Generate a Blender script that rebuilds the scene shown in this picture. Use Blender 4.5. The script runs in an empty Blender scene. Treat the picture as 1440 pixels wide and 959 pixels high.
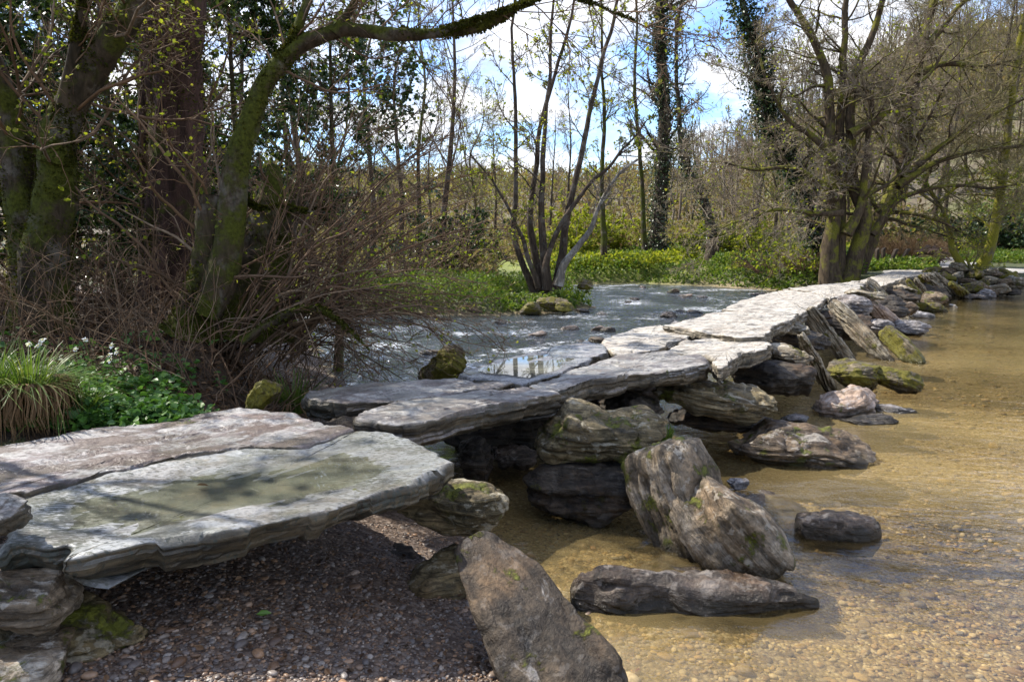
import bpy, math, random
import numpy as np
from mathutils import Matrix, Vector

S = bpy.context.scene
COL = S.collection
rng = np.random.default_rng(7)
# ------------------------------------------------------------------ camera
CAM_Z, FPX, PITCH = 2.3, 1000.0, math.atan(134.5 / 1000)
CP, SP = math.cos(PITCH), math.sin(PITCH)
cam = bpy.data.objects.new('camera', bpy.data.cameras.new('camera'))
COL.objects.link(cam)
cam.location = (0, 0, CAM_Z)
cam.rotation_euler = (math.pi / 2 - PITCH, 0, 0)
cam.data.sensor_width = 36
cam.data.lens = 36 * FPX / 1440
cam.data.clip_start = 0.05
cam.data.clip_end = 6000
S.camera = cam


def ray(px, py):
    a = (px - 720) / FPX
    b = (479.5 - py) / FPX
    return np.array([a, CP + b * SP, -SP + b * CP])


def P(px, py, z):
    """world point where the sight line meets height z"""
    r = ray(px, py)
    t = (z - CAM_Z) / r[2]
    return np.array([r[0] * t, r[1] * t, z])


def D(px, py, d):
    """world point on the sight line at depth y = d"""
    r = ray(px, py)
    t = d / r[1]
    return np.array([r[0] * t, d, CAM_Z + r[2] * t])


# ------------------------------------------------------------------ noise
def _hash(ix, iy, iz, seed):
    h = (ix * 374761393 + iy * 668265263 + iz * 2147483647 + seed * 1274126177) & 0xFFFFFFFF
    h = ((h ^ (h >> 13)) * 1274126177) & 0xFFFFFFFF
    h = ((h ^ (h >> 16)) * 2246822519) & 0xFFFFFFFF
    return (h ^ (h >> 15)) / 4294967295.0


def vnoise(p, seed=0):
    p = np.asarray(p, float)
    i = np.floor(p).astype(np.int64)
    f = p - i
    f = f * f * f * (f * (f * 6 - 15) + 10)
    x, y, z = i[..., 0], i[..., 1], i[..., 2]
    fx, fy, fz = f[..., 0], f[..., 1], f[..., 2]
    r = 0
    for dx in (0, 1):
        wx = fx if dx else 1 - fx
        for dy in (0, 1):
            wy = fy if dy else 1 - fy
            for dz in (0, 1):
                wz = fz if dz else 1 - fz
                r = r + wx * wy * wz * _hash(x + dx, y + dy, z + dz, seed)
    return r * 2 - 1


def fbm(p, seed=0, octv=4, gain=0.5, lac=2.1):
    p = np.asarray(p, float)
    a, r, t = 1.0, 0, 0
    for k in range(octv):
        r = r + a * vnoise(p, seed + k * 17)
        t += a
        a *= gain
        p = p * lac + 3.7
    return r / t


def sst(a, b, x):
    t = np.clip((x - a) / (b - a), 0, 1)
    return t * t * (3 - 2 * t)


def norm(v):
    return v / np.maximum(np.linalg.norm(v, axis=-1, keepdims=True), 1e-9)


# ------------------------------------------------------------------ meshes
def mesh(name, V, faces, mat=None, smooth=True, attrs=None):
    """faces: list of (n,3)/(n,4) index arrays"""
    V = np.asarray(V, np.float32).reshape(-1, 3)
    faces = [np.asarray(f, np.int32) for f in faces if len(f)]
    me = bpy.data.meshes.new(name)
    me.vertices.add(len(V))
    me.vertices.foreach_set('co', V.ravel())
    loops = np.concatenate([f.ravel() for f in faces])
    tot = np.concatenate([np.full(len(f), f.shape[1], np.int32) for f in faces])
    st = np.concatenate([[0], np.cumsum(tot)[:-1]]).astype(np.int32)
    me.loops.add(len(loops))
    me.loops.foreach_set('vertex_index', loops)
    me.polygons.add(len(tot))
    me.polygons.foreach_set('loop_start', st)
    me.polygons.foreach_set('loop_total', tot)
    me.polygons.foreach_set('use_smooth', np.full(len(tot), smooth, bool))
    if attrs:
        for k, v in attrs.items():
            at = me.attributes.new(k, 'FLOAT', 'POINT')
            at.data.foreach_set('value', np.asarray(v, np.float32))
    me.update(calc_edges=True)
    me.validate()
    if mat:
        me.materials.append(mat)
    return me


def obj(name, me, parent=None, loc=(0, 0, 0)):
    o = bpy.data.objects.new(name, me)
    COL.objects.link(o)
    o.location = loc
    if parent:
        o.parent = parent
    return o


def tag(o, label=None, cat=None, group=None, kind=None):
    kind = kind or o.get('kind')
    if label:
        o['label'] = label
        o['kind'] = 'thing'
    if cat: o['category'] = cat
    if group: o['group'] = group
    if kind: o['kind'] = kind
    return o


def thing(name, loc, label, cat, group=None):
    o = bpy.data.objects.new(name, None)
    COL.objects.link(o)
    o.location = loc
    return tag(o, label, cat, group)


def grid_faces(nu, nv, wrap_u=False, off=0):
    """vertex index = i*nv + j ; i over nu, j over nv"""
    i = np.arange(nu if wrap_u else nu - 1)
    j = np.arange(nv - 1)
    I, J = np.meshgrid(i, j, indexing='ij')
    I2 = (I + 1) % nu
    return (np.stack([I * nv + J, I2 * nv + J, I2 * nv + J + 1, I * nv + J + 1], -1).reshape(-1, 4) + off)


class Bag:
    def __init__(s):
        s.V, s.F, s.n, s.A = [], [], 0, []

    def add(s, V, F, a=None):
        V = np.asarray(V).reshape(-1, 3)
        for f in F:
            s.F.append(np.asarray(f) + s.n)
        s.V.append(V)
        s.A.append(np.zeros(len(V)) if a is None else np.broadcast_to(a, (len(V),)))
        s.n += len(V)

    def mesh(s, name, mat, smooth=True, attr=None):
        q = [f for f in s.F if f.shape[1] == 4]
        t = [f for f in s.F if f.shape[1] == 3]
        fs = []
        if q: fs.append(np.concatenate(q))
        if t: fs.append(np.concatenate(t))
        return mesh(name, np.concatenate(s.V), fs, mat, smooth, {attr: np.concatenate(s.A)} if attr else None)


# ------------------------------------------------------------------ node helpers
def newmat(name):
    m = bpy.data.materials.new(name)
    m.use_nodes = True
    nt = m.node_tree
    nt.nodes.clear()
    return m, nt


def nd(nt, typ, props=None, **inp):
    n = nt.nodes.new(typ)
    for k, v in (props or {}).items():
        setattr(n, k, v)
    for k, v in inp.items():
        key = k.replace('_', ' ')
        s = n.inputs[int(k[1:])] if k[0] == 'i' and k[1:].isdigit() else n.inputs[key]
        if isinstance(v, bpy.types.NodeSocket):
            nt.links.new(v, s)
        elif isinstance(v, (tuple, list)) and len(v) == 3 and s.type == 'RGBA':
            s.default_value = (*v, 1)
        else:
            s.default_value = v
    return n


def math_(nt, op, a, b=0.0, clamp=False):
    n = nd(nt, 'ShaderNodeMath', {'operation': op, 'use_clamp': clamp}, i0=a, i1=b)
    return n.outputs[0]


def ramp(nt, fac, stops, interp='LINEAR'):
    n = nd(nt, 'ShaderNodeValToRGB', None, Fac=fac)
    cr = n.color_ramp
    cr.interpolation = interp
    while len(cr.elements) < len(stops):
        cr.elements.new(0.5)
    for e, (p, c) in zip(cr.elements, stops):
        e.position = p
        c = (c, c, c) if isinstance(c, (int, float)) else c
        e.color = (*c, 1)
    return n.outputs[0]


def mixc(nt, fac, a, b, mode='MIX'):
    n = nd(nt, 'ShaderNodeMix', {'data_type': 'RGBA', 'blend_type': mode})
    for s, v in ((n.inputs[0], fac), (n.inputs[6], a), (n.inputs[7], b)):
        if isinstance(v, bpy.types.NodeSocket):
            nt.links.new(v, s)
        elif isinstance(v, (tuple, list)):
            s.default_value = (*v[:3], 1)
        elif s.type == 'RGBA':
            s.default_value = (v, v, v, 1)
        else:
            s.default_value = v
    return n.outputs[2]


def noise(nt, vec, scale, detail=4, rough=0.55, dist=0.0):
    n = nd(nt, 'ShaderNodeTexNoise', None, Vector=vec, Scale=scale, Detail=detail, Roughness=rough, Distortion=dist)
    return n.outputs[0]


def mapping(nt, vec, scale=(1, 1, 1), rot=(0, 0, 0), loc=None):
    n = nd(nt, 'ShaderNodeMapping', None, Vector=vec, Scale=scale, Rotation=rot)
    if loc is not None:
        if isinstance(loc, bpy.types.NodeSocket):
            nt.links.new(loc, n.inputs['Location'])
        else:
            n.inputs['Location'].default_value = loc
    return n.outputs[0]


def finish(nt, shader, disp=None):
    o = nd(nt, 'ShaderNodeOutputMaterial')
    nt.links.new(shader, o.inputs['Surface'])


def rock_mat(name, cols, lichen=0.4, lcol=(0.5, 0.49, 0.46), moss=0.3, mcol=(0.10, 0.105, 0.012), rough=0.65,
             wet=0.0, strat=1.0, wetline=True, spots=0.0, bump=0.85,
             lup=0.1, lside=0.75, sidec=None, rotz=0.0, pool=None, stain=0.0):
    m, nt = newmat(name)
    tc = nd(nt, 'ShaderNodeTexCoord')
    oi = nd(nt, 'ShaderNodeObjectInfo')
    geo = nd(nt, 'ShaderNodeNewGeometry')
    off = nd(nt, 'ShaderNodeVectorMath', {'operation': 'SCALE'}, i0=(37.0, 19.0, 53.0))
    nt.links.new(oi.outputs['Random'], off.inputs['Scale'])
    v = nd(nt, 'ShaderNodeVectorMath', {'operation': 'ADD'}, i0=tc.outputs['Object'], i1=off.outputs[0]).outputs[0]
    sep = nd(nt, 'ShaderNodeSeparateXYZ', None, Vector=geo.outputs['Normal'])
    nz = sep.outputs[2]
    pos = nd(nt, 'ShaderNodeSeparateXYZ', None, Vector=geo.outputs['Position']).outputs[2]
    big = noise(nt, v, 2.6, 11, 0.7, 0.15)
    c = ramp(nt, big, [(0.32, cols[0]), (0.5, cols[1]), (0.68, cols[2])])
    sv = mapping(nt, mapping(nt, v, (1, 1, 1), (0, 0, -rotz)), (1.3, 4.0, 11))
    st = noise(nt, sv, 1.7, 8, 0.62, 0.6)
    rust = ramp(nt, noise(nt, v, 1.6, 9, 0.7, 0.2), [(0.5, 0.0), (0.66, 1.0)])
    c = mixc(nt, math_(nt, 'MULTIPLY', rust, 0.45), c, mixc(nt, 0.5, cols[1], (0.24, 0.125, 0.045)))
    c = mixc(nt, 0.9 * strat, c, ramp(nt, st, [(0.3, 0.06), (0.46, 0.36), (0.58, 0.68), (0.72, 0.98)]), 'OVERLAY')
    crack = ramp(nt, noise(nt, mapping(nt, mapping(nt, v, (1, 1, 1), (0, 0, -rotz)), (0.8, 3.0, 20)), 1.3, 5, 0.6, 0.8), [(0.40, 1.0), (0.435, 0.25), (0.47, 1.0)])
    c = mixc(nt, 0.8 * strat, c, crack, 'MULTIPLY')
    fine = noise(nt, v, 38, 6, 0.7)
    c = mixc(nt, 0.6, c, ramp(nt, fine, [(0.3, 0.2), (0.7, 0.8)]), 'OVERLAY')
    # lichen / bleached patches
    lv = mapping(nt, v, (1, 2.0, 2.5), (0, 0, 0.4))
    l1 = noise(nt, lv, 2.6, 12, 0.72, 0.3)
    lm = math_(nt, 'ADD', l1, math_(nt, 'MULTIPLY', math_(nt, 'SUBTRACT', nz, 0.6), 0.16))
    t = 0.68 - 0.26 * lichen
    lmask = ramp(nt, lm, [(t, 0.0), (t + 0.05, 0.85), (min(t + 0.2, 1), 1.0)])
    lc = mixc(nt, ramp(nt, fine, [(0.35, 0.0), (0.6, 1.0)]), tuple(0.62 * x for x in lcol), lcol)
    if lichen > 0:
        lmask = math_(nt, 'MULTIPLY', lmask, ramp(nt, nz, [(lup, 1.0 - lside), (lup + 0.3, 1.0)]))
        c = mixc(nt, math_(nt, 'MULTIPLY', lmask, min(1, 0.5 + lichen * 0.5)), c, lc)
    ls = noise(nt, v, 13, 5, 0.6)
    lsm = ramp(nt, math_(nt, 'ADD', ls, math_(nt, 'MULTIPLY', math_(nt, 'SUBTRACT', noise(nt, v, 1.9, 3, 0.5), 0.5), 0.35)), [(0.60, 0.0), (0.635, 1.0)])
    c = mixc(nt, math_(nt, 'MULTIPLY', lsm, 0.6 * min(1, lichen * 2)), c, tuple(0.8 * x for x in lcol))
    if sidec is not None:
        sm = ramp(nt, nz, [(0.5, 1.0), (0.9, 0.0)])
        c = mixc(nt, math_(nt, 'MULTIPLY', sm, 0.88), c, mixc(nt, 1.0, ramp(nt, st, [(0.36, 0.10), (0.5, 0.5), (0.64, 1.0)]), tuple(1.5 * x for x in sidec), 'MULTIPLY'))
    if spots > 0:
        sp = noise(nt, mapping(nt, v, (1.0, 2.4, 1), (0, 0, 0.3)), 24, 3, 0.6)
        sb = noise(nt, v, 1.7, 3, 0.5)
        smask = ramp(nt, math_(nt, 'ADD', sp, math_(nt, 'MULTIPLY', math_(nt, 'SUBTRACT', sb, 0.5), 0.6)), [(0.55, 0.0), (0.6, 1.0)])
        c = mixc(nt, math_(nt, 'MULTIPLY', smask, spots), c, (0.05, 0.055, 0.045))
    if stain > 0:
        sn = noise(nt, mapping(nt, mapping(nt, v, (1, 1, 1), (0, 0, -rotz)), (0.8, 1.8, 1)), 1.9, 11, 0.68, 0.3)
        smk = ramp(nt, sn, [(0.49, 0.0), (0.535, 1.0)])
        stc = ramp(nt, fine, [(0.3, (0.055, 0.04, 0.036)), (0.6, (0.115, 0.088, 0.076))])
        c = mixc(nt, math_(nt, 'MULTIPLY', math_(nt, 'MULTIPLY', smk, stain), ramp(nt, nz, [(0.6, 0.0), (0.85, 1.0)])), c, stc)
    if pool is not None:
        pv = mapping(nt, mapping(nt, tc.outputs['Object'], (1, 1, 1), (0, 0, -rotz)), (1 / pool[0], 1 / pool[1], 0))
        pl = nd(nt, 'ShaderNodeVectorMath', {'operation': 'LENGTH'}, i0=pv).outputs['Value']
        pl = math_(nt, 'ADD', pl, math_(nt, 'MULTIPLY', math_(nt, 'SUBTRACT', big, 0.5), 1.1))
        pm_ = ramp(nt, pl, [(0.72, 1.0), (1.0, 0.0)])
        c = mixc(nt, math_(nt, 'MULTIPLY', pm_, 0.82), c, ramp(nt, noise(nt, v, 3.5, 8, 0.7), [(0.35, (0.085, 0.092, 0.08)), (0.5, (0.15, 0.155, 0.135)), (0.62, (0.21, 0.185, 0.14))]))
    # moss
    m1 = noise(nt, v, 3.1, 10, 0.68)
    mm = math_(nt, 'ADD', m1, math_(nt, 'MULTIPLY', fine, 0.12))
    t2 = 0.76 - 0.3 * moss
    mmask = ramp(nt, mm, [(t2, 0.0), (t2 + 0.05, 1.0)])
    mosscol = ramp(nt, fine, [(0.3, tuple(0.35 * x for x in mcol)), (0.55, mcol), (0.75, tuple(min(1, 1.7 * x) for x in mcol))])
    if moss > 0:
        c = mixc(nt, mmask, c, mosscol)
    rg = mixc(nt, ramp(nt, big, [(0.4, 0.0), (0.6, 1.0)]), rough - 0.12, rough + 0.12)
    if wet > 0:
        wm = ramp(nt, noise(nt, v, 1.3, 5, 0.55, 0.5), [(0.47, 0.0), (0.56, 1.0)])
        upm = ramp(nt, nz, [(0.9, 0.0), (0.98, 1.0)])
        wm = math_(nt, 'MULTIPLY', math_(nt, 'MULTIPLY', wm, upm), wet)
        rg = mixc(nt, wm, rg, 0.16)
        c = mixc(nt, math_(nt, 'MULTIPLY', wm, 0.45), c, (0.13, 0.13, 0.10))
    if wetline:
        wz = math_(nt, 'ADD', pos, math_(nt, 'MULTIPLY', math_(nt, 'SUBTRACT', big, 0.5), 0.35))
        wl = ramp(nt, wz, [(0.04, 1.0), (0.17, 0.0)])
        c = mixc(nt, math_(nt, 'MULTIPLY', wl, 0.75), c, (0.02, 0.018, 0.012))
        rg = mixc(nt, wl, rg, 0.22)
    h = math_(nt, 'ADD', math_(nt, 'MULTIPLY', st, 0.9 * strat), math_(nt, 'MULTIPLY', noise(nt, v, 9, 8, 0.65), 0.6))
    h = math_(nt, 'ADD', h, math_(nt, 'MULTIPLY', fine, 0.12))
    h = math_(nt, 'ADD', h, math_(nt, 'MULTIPLY', mmask, 0.25 if moss > 0 else 0.0))
    if wet > 0:
        h = math_(nt, 'MULTIPLY', h, math_(nt, 'SUBTRACT', 1.0, math_(nt, 'MULTIPLY', wm, 0.9)))
    b = nd(nt, 'ShaderNodeBump', None, Strength=bump, Distance=0.07, Height=h)
    p = nd(nt, 'ShaderNodeBsdfPrincipled', None, Base_Color=c, Roughness=rg, Specular_IOR_Level=0.28, Normal=b.outputs[0])
    finish(nt, p.outputs[0])
    return m


def bark_mat(name, c1, c2, moss=0.4, mcol=(0.085, 0.09, 0.012), scale=1.0, pale=0.0):
    m, nt = newmat(name)
    tc = nd(nt, 'ShaderNodeTexCoord')
    geo = nd(nt, 'ShaderNodeNewGeometry')
    v = tc.outputs['Object']
    n1 = noise(nt, mapping(nt, v, (7 * scale, 7 * scale, 1.6 * scale)), 1.6, 8, 0.65, 0.6)
    c = ramp(nt, n1, [(0.35, c1), (0.65, c2)])
    if pale > 0:
        pm = ramp(nt, noise(nt, v, 2.2 * scale, 8, 0.65), [(0.52, 0.0), (0.6, 1.0)])
        c = mixc(nt, math_(nt, 'MULTIPLY', pm, pale), c, (0.34, 0.32, 0.28))
    nz = nd(nt, 'ShaderNodeSeparateXYZ', None, Vector=geo.outputs['Normal']).outputs[2]
    f = noise(nt, v, 30 * scale, 4, 0.7)
    mm = math_(nt, 'ADD', noise(nt, v, 1.3 * scale, 8, 0.65), math_(nt, 'MULTIPLY', nz, 0.10))
    t = 0.75 - 0.4 * moss
    mk = ramp(nt, mm, [(t, 0.0), (t + 0.08, 1.0)])
    if moss > 0:
        mc = ramp(nt, f, [(0.3, tuple(0.4 * x for x in mcol)), (0.7, tuple(1.5 * x for x in mcol))])
        c = mixc(nt, mk, c, mc)
    h = math_(nt, 'ADD', n1, math_(nt, 'MULTIPLY', f, 0.25))
    b = nd(nt, 'ShaderNodeBump', None, Strength=0.8, Distance=0.04, Height=h)
    p = nd(nt, 'ShaderNodeBsdfPrincipled', None, Base_Color=c, Roughness=0.85, Specular_IOR_Level=0.15, Normal=b.outputs[0])
    finish(nt, p.outputs[0])
    return m


def leaf_mat(name, cols, trans=0.4, rough=0.5, spec=0.4):
    m, nt = newmat(name)
    geo = nd(nt, 'ShaderNodeNewGeometry')
    n = len(cols)
    c = ramp(nt, geo.outputs['Random Per Island'], [((i + 0.5) / n, k) for i, k in enumerate(cols)])
    p = nd(nt, 'ShaderNodeBsdfPrincipled', None, Base_Color=c, Roughness=rough, Specular_IOR_Level=spec)
    t = nd(nt, 'ShaderNodeBsdfTranslucent', None, Color=mixc(nt, 1.0, c, (1.0, 1.0, 0.6), 'MULTIPLY'))
    mx = nd(nt, 'ShaderNodeMixShader', None, Fac=trans, i1=p.outputs[0], i2=t.outputs[0])
    finish(nt, mx.outputs[0])
    return m


def twig_mat(name, cols):
    m, nt = newmat(name)
    geo = nd(nt, 'ShaderNodeNewGeometry')
    n = len(cols)
    c = ramp(nt, geo.outputs['Random Per Island'], [((i + 0.5) / n, k) for i, k in enumerate(cols)])
    n1 = noise(nt, nd(nt, 'ShaderNodeTexCoord').outputs['Object'], 9.0, 4, 0.65)
    c = mixc(nt, 0.5, c, ramp(nt, n1, [(0.3, 0.2), (0.7, 0.8)]), 'OVERLAY')
    p = nd(nt, 'ShaderNodeBsdfPrincipled', None, Base_Color=c, Roughness=0.85, Specular_IOR_Level=0.2)
    finish(nt, p.outputs[0])
    return m


def plain_mat(name, col, rough=0.8, var=0.3, scale=8.0):
    m, nt = newmat(name)
    tc = nd(nt, 'ShaderNodeTexCoord')
    n1 = noise(nt, tc.outputs['Object'], scale, 6, 0.65)
    c = ramp(nt, n1, [(0.3, tuple(x * (1 - var) for x in col)), (0.7, tuple(min(1, x * (1 + var)) for x in col))])
    b = nd(nt, 'ShaderNodeBump', None, Strength=0.4, Distance=0.02, Height=n1)
    p = nd(nt, 'ShaderNodeBsdfPrincipled', None, Base_Color=c, Roughness=rough, Specular_IOR_Level=0.2, Normal=b.outputs[0])
    finish(nt, p.outputs[0])
    return m
# ------------------------------------------------------------------ terrain
LAND = np.array([(-1.35, 5.0), (-1.9, 6.0), (-2.25, 7.4), (-3.3, 10), (-5, 14), (-8.5, 20.5), (-8.3, 23), (-4, 23.8), (-0.7, 23.2),
                 (1.5, 24.2), (3.0, 26.3), (2.6, 29), (1.0, 32), (-0.5, 36), (0, 40), (3, 42.3), (8, 43.3), (11, 40.8), (13.2, 37),
                 (15.2, 34), (17.6, 32.6), (19.3, 33.4), (20.3, 33.8), (22, 33.4), (24, 34.0), (27, 32.4), (40, 27), (80, 18), (300, -30),
                 (3500, -30), (3500, 3500), (-3500, 3500), (-3500, -12), (-30, -8), (-6, 1.5), (-3.6, 3.6), (-2.5, 4.3)], float)


def poly_sd(x, y, poly):
    """signed distance, positive inside"""
    inside = np.zeros(x.shape, bool)
    d2 = np.full(x.shape, 1e18)
    n = len(poly)
    for k in range(n):
        ax, ay = poly[k]
        bx, by = poly[(k + 1) % n]
        ex, ey = bx - ax, by - ay
        t = np.clip(((x - ax) * ex + (y - ay) * ey) / (ex * ex + ey * ey), 0, 1)
        d2 = np.minimum(d2, (x - ax - t * ex) ** 2 + (y - ay - t * ey) ** 2)
        c = ((ay > y) != (by > y)) & (x < (bx - ax) * (y - ay) / (by - ay + 1e-12) + ax)
        inside ^= c
    return np.where(inside, 1, -1) * np.sqrt(d2)


def xy(x, y, z=0.0):
    x = np.asarray(x, float)
    return np.stack([x, np.asarray(y, float) + 0 * x, np.full(x.shape, z)], -1)


UX, UY = 0.565, 0.825          # the bridge runs this way


def terrain(x, y, full=False):
    x = np.asarray(x, float)
    y = np.asarray(y, float)
    r = np.hypot(x, y)
    sd = poly_sd(x, y, LAND)
    sd = sd + 0.35 * fbm(xy(x * 0.7, y * 0.7), 3, 3) * sst(7, 14, r)
    gx = (x + 1.6) * UY - (y - 3.8) * UX         # >0: pool side of the bridge
    prom = sst(20, 23, y) * (1 - sst(40, 46, y)) * (1 - sst(5, 9, x))
    top = 0.85 - 0.4 * prom
    z_in = top * sst(-0.15, 1.1, sd) + 0.02 * np.clip(sd, 0, 12)
    mound = 0.75 * np.exp(-(((x + 5.0) / 2.8) ** 2 + ((y - 9.2) / 2.6) ** 2)) + 0.35 * np.exp(-(((x + 2.9) / 0.8) ** 2 + ((y - 7.8) / 1.0) ** 2))
    z_in = z_in + mound * sst(0, 1.2, sd)
    bed = -0.05 - (0.16 + 0.16 * sst(0, 3, gx)) * sst(0, 2.2, -sd)
    z = np.where(sd > -0.15, z_in, bed)
    z = np.where(sd > -0.15, np.maximum(z_in, bed), bed)
    gr = 0.40 - 0.25 * (x + 1.04) - 0.10 * (y - 3.25)
    gr = np.where(gr > 0.5, 0.5 + 0.12 * (gr - 0.5), gr)
    gr = np.where(gr < 0, gr * 0.35, gr)
    gr = np.maximum(gr, -0.34)
    gravel = (gr > z) & (r < 60)
    z = np.where(r < 25, np.maximum(z, gr), z)
    # hills
    az = np.degrees(np.arctan2(x, np.maximum(y, 1e-3)))
    right = sst(14, 30, az)
    r0 = 74 - 4 * right
    slope = 0.20 + 0.34 * right
    h = slope * np.clip(r - r0, 0, None)
    cap = 38 + 44 * right + 4 * fbm(xy(az * 0.12, 0 * az), 11, 3)
    h = cap * (1 - np.exp(-h / cap))
    z = z + np.where(y > 0, h, 0.3 * h)
    z = z + sst(38, 60, y) * 0.6 * sst(4, 14, az)
    z = z + 0.05 * fbm(xy(x * 1.7, y * 1.7), 5, 4) * sst(-0.5, 1.0, sd) + 0.02 * fbm(xy(x * 4, y * 4), 6, 3) + 0.6 * fbm(xy(x * .06, y * .06), 9, 3) * sst(60, 110, r)
    if full:
        return z, sd, gravel, gx, az
    return z


def polar(r0, r1, nr, a_in, na_in, na_out):
    a = np.concatenate([np.linspace(-a_in, a_in, na_in, endpoint=False), np.linspace(a_in, 360 - a_in, na_out, endpoint=False)])
    a = np.radians(a)
    r = np.geomspace(r0, r1, nr)
    A, R = np.meshgrid(a, r, indexing='ij')
    return R * np.sin(A), R * np.cos(A), len(a), nr


X, Y, na, nr = polar(0.9, 3200, 560, 40, 620, 90)
Z, SD, GRV, GX, AZ = terrain(X, Y, True)
RR = np.hypot(X, Y)
V = np.stack([X, Y, Z], -1).reshape(-1, 3)
F = grid_faces(na, nr, True)
# centre cap
V = np.vstack([V, [[0, 0, float(terrain(0, 0))]]])
cidx = len(V) - 1
ring = np.arange(na) * nr
capf = np.stack([ring, np.full(na, cidx), np.roll(ring, -1)], -1)
land = (sst(-0.1, 0.5, SD) * (1 - GRV)).ravel()
litter = (np.exp(-(((X + 4.6) / 3.4) ** 2 + ((Y - 8.6) / 3.0) ** 2)) > 0.2).astype(float).ravel()
wild = (sst(58, 80, RR) * 1.0).ravel()
at = lambda a: np.append(a, a[0])


def ground_mat():
    m, nt = newmat('ground_soil_and_stones')
    geo = nd(nt, 'ShaderNodeNewGeometry')
    v = geo.outputs['Position']
    A = lambda k: nd(nt, 'ShaderNodeAttribute', {'attribute_name': k}).outputs['Fac']
    # stony bed
    vo = nd(nt, 'ShaderNodeTexVoronoi', None, Vector=mapping(nt, v, (1, 1, 0.3)), Scale=38.0, Randomness=1.0)
    vo2 = nd(nt, 'ShaderNodeTexVoronoi', None, Vector=mapping(nt, v, (1, 1, 0.3)), Scale=15.0, Randomness=1.0)
    rv = nd(nt, 'ShaderNodeSeparateColor', None, Color=vo.outputs['Color']).outputs[0]
    rv2 = nd(nt, 'ShaderNodeSeparateColor', None, Color=vo2.outputs['Color']).outputs[0]
    bed = ramp(nt, rv, [(0.0, (0.12, 0.085, 0.042)), (0.3, (0.21, 0.15, 0.07)), (0.55, (0.30, 0.225, 0.115)), (0.8, (0.39, 0.315, 0.185)), (1.0, (0.58, 0.51, 0.37))])
    bed2 = ramp(nt, rv2, [(0.0, (0.08, 0.05, 0.025)), (0.5, (0.24, 0.17, 0.075)), (1.0, (0.40, 0.32, 0.18))])
    bed = mixc(nt, 0.4, bed, bed2)
    ed = ramp(nt, vo.outputs['Distance'], [(0.0, 1.0), (0.7, 0.55)])
    bed = mixc(nt, 1.0, bed, ed, 'MULTIPLY')
    lf = noise(nt, v, 0.55, 5, 0.6)
    bed = mixc(nt, 0.8, bed, ramp(nt, lf, [(0.33, 0.15), (0.65, 0.76)]), 'OVERLAY')
    n1 = noise(nt, v, 3.0, 9, 0.68)
    fine = noise(nt, v, 45, 5, 0.7)
    grass = ramp(nt, n1, [(0.3, (0.02, 0.026, 0.007)), (0.5, (0.048, 0.06, 0.012)), (0.7, (0.08, 0.062, 0.028))])
    lit = ramp(nt, fine, [(0.3, (0.016, 0.011, 0.007)), (0.55, (0.05, 0.03, 0.016)), (0.75, (0.10, 0.062, 0.035))])
    wil = ramp(nt, noise(nt, v, 0.22, 8, 0.7), [(0.3, (0.055, 0.045, 0.03)), (0.5, (0.12, 0.095, 0.06)), (0.62, (0.11, 0.12, 0.035)), (0.75, (0.17, 0.14, 0.095))])
    gr_ = ramp(nt, rv, [(0.0, (0.04, 0.024, 0.015)), (0.5, (0.09, 0.058, 0.038)), (1.0, (0.16, 0.125, 0.10))])
    bed = mixc(nt, A('gravel'), bed, gr_)
    c = mixc(nt, A('land'), bed, grass)
    mead = ramp(nt, n1, [(0.3, (0.10, 0.13, 0.018)), (0.5, (0.17, 0.20, 0.025)), (0.7, (0.22, 0.21, 0.06))])
    c = mixc(nt, A('meadow'), c, mead)
    c = mixc(nt, A('litter'), c, lit)
    c = mixc(nt, A('wild'), c, wil)
    h = math_(nt, 'ADD', math_(nt, 'MULTIPLY', vo.outputs['Distance'], -0.5), math_(nt, 'ADD', math_(nt, 'MULTIPLY', n1, 0.5), math_(nt, 'MULTIPLY', fine, 0.2)))
    b = nd(nt, 'ShaderNodeBump', None, Strength=0.7, Distance=0.04, Height=h)
    p = nd(nt, 'ShaderNodeBsdfPrincipled', None, Base_Color=c, Roughness=0.8, Normal=b.outputs[0])
    finish(nt, p.outputs[0])
    return m


g = obj('ground', mesh('ground', V, [F, capf], ground_mat(), True, {'land': at(land), 'litter': at(litter), 'wild': at(wild), 'meadow': at((sst(41, 46, RR) * (1 - sst(66, 84, RR)) * sst(-6, 0, AZ) * (1 - sst(15, 18, AZ))).ravel()), 'gravel': at((GRV & (Z > 0.03)).astype(float).ravel())}))
tag(g, kind='structure')

# ------------------------------------------------------------------ water
X, Y, na, nr = polar(0.9, 75, 420, 40, 560, 60)
gx = (X + 1.6) * UY - (Y - 3.8) * UX
rif = sst(0.3, -1.6, gx) if False else 1 - sst(-1.6, 0.3, gx)
r = np.hypot(X, Y)
w = xy(X, Y)
amp = 0.003 + 0.024 * rif * sst(6, 9, r)
Zw = amp * (fbm(w * np.array([2.2, 3.6, 1]), 21, 4, 0.6) + 0.6 * fbm(w * np.array([6, 9, 1]), 25, 2))
Vw = np.stack([X, Y, Zw], -1).reshape(-1, 3)


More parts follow.
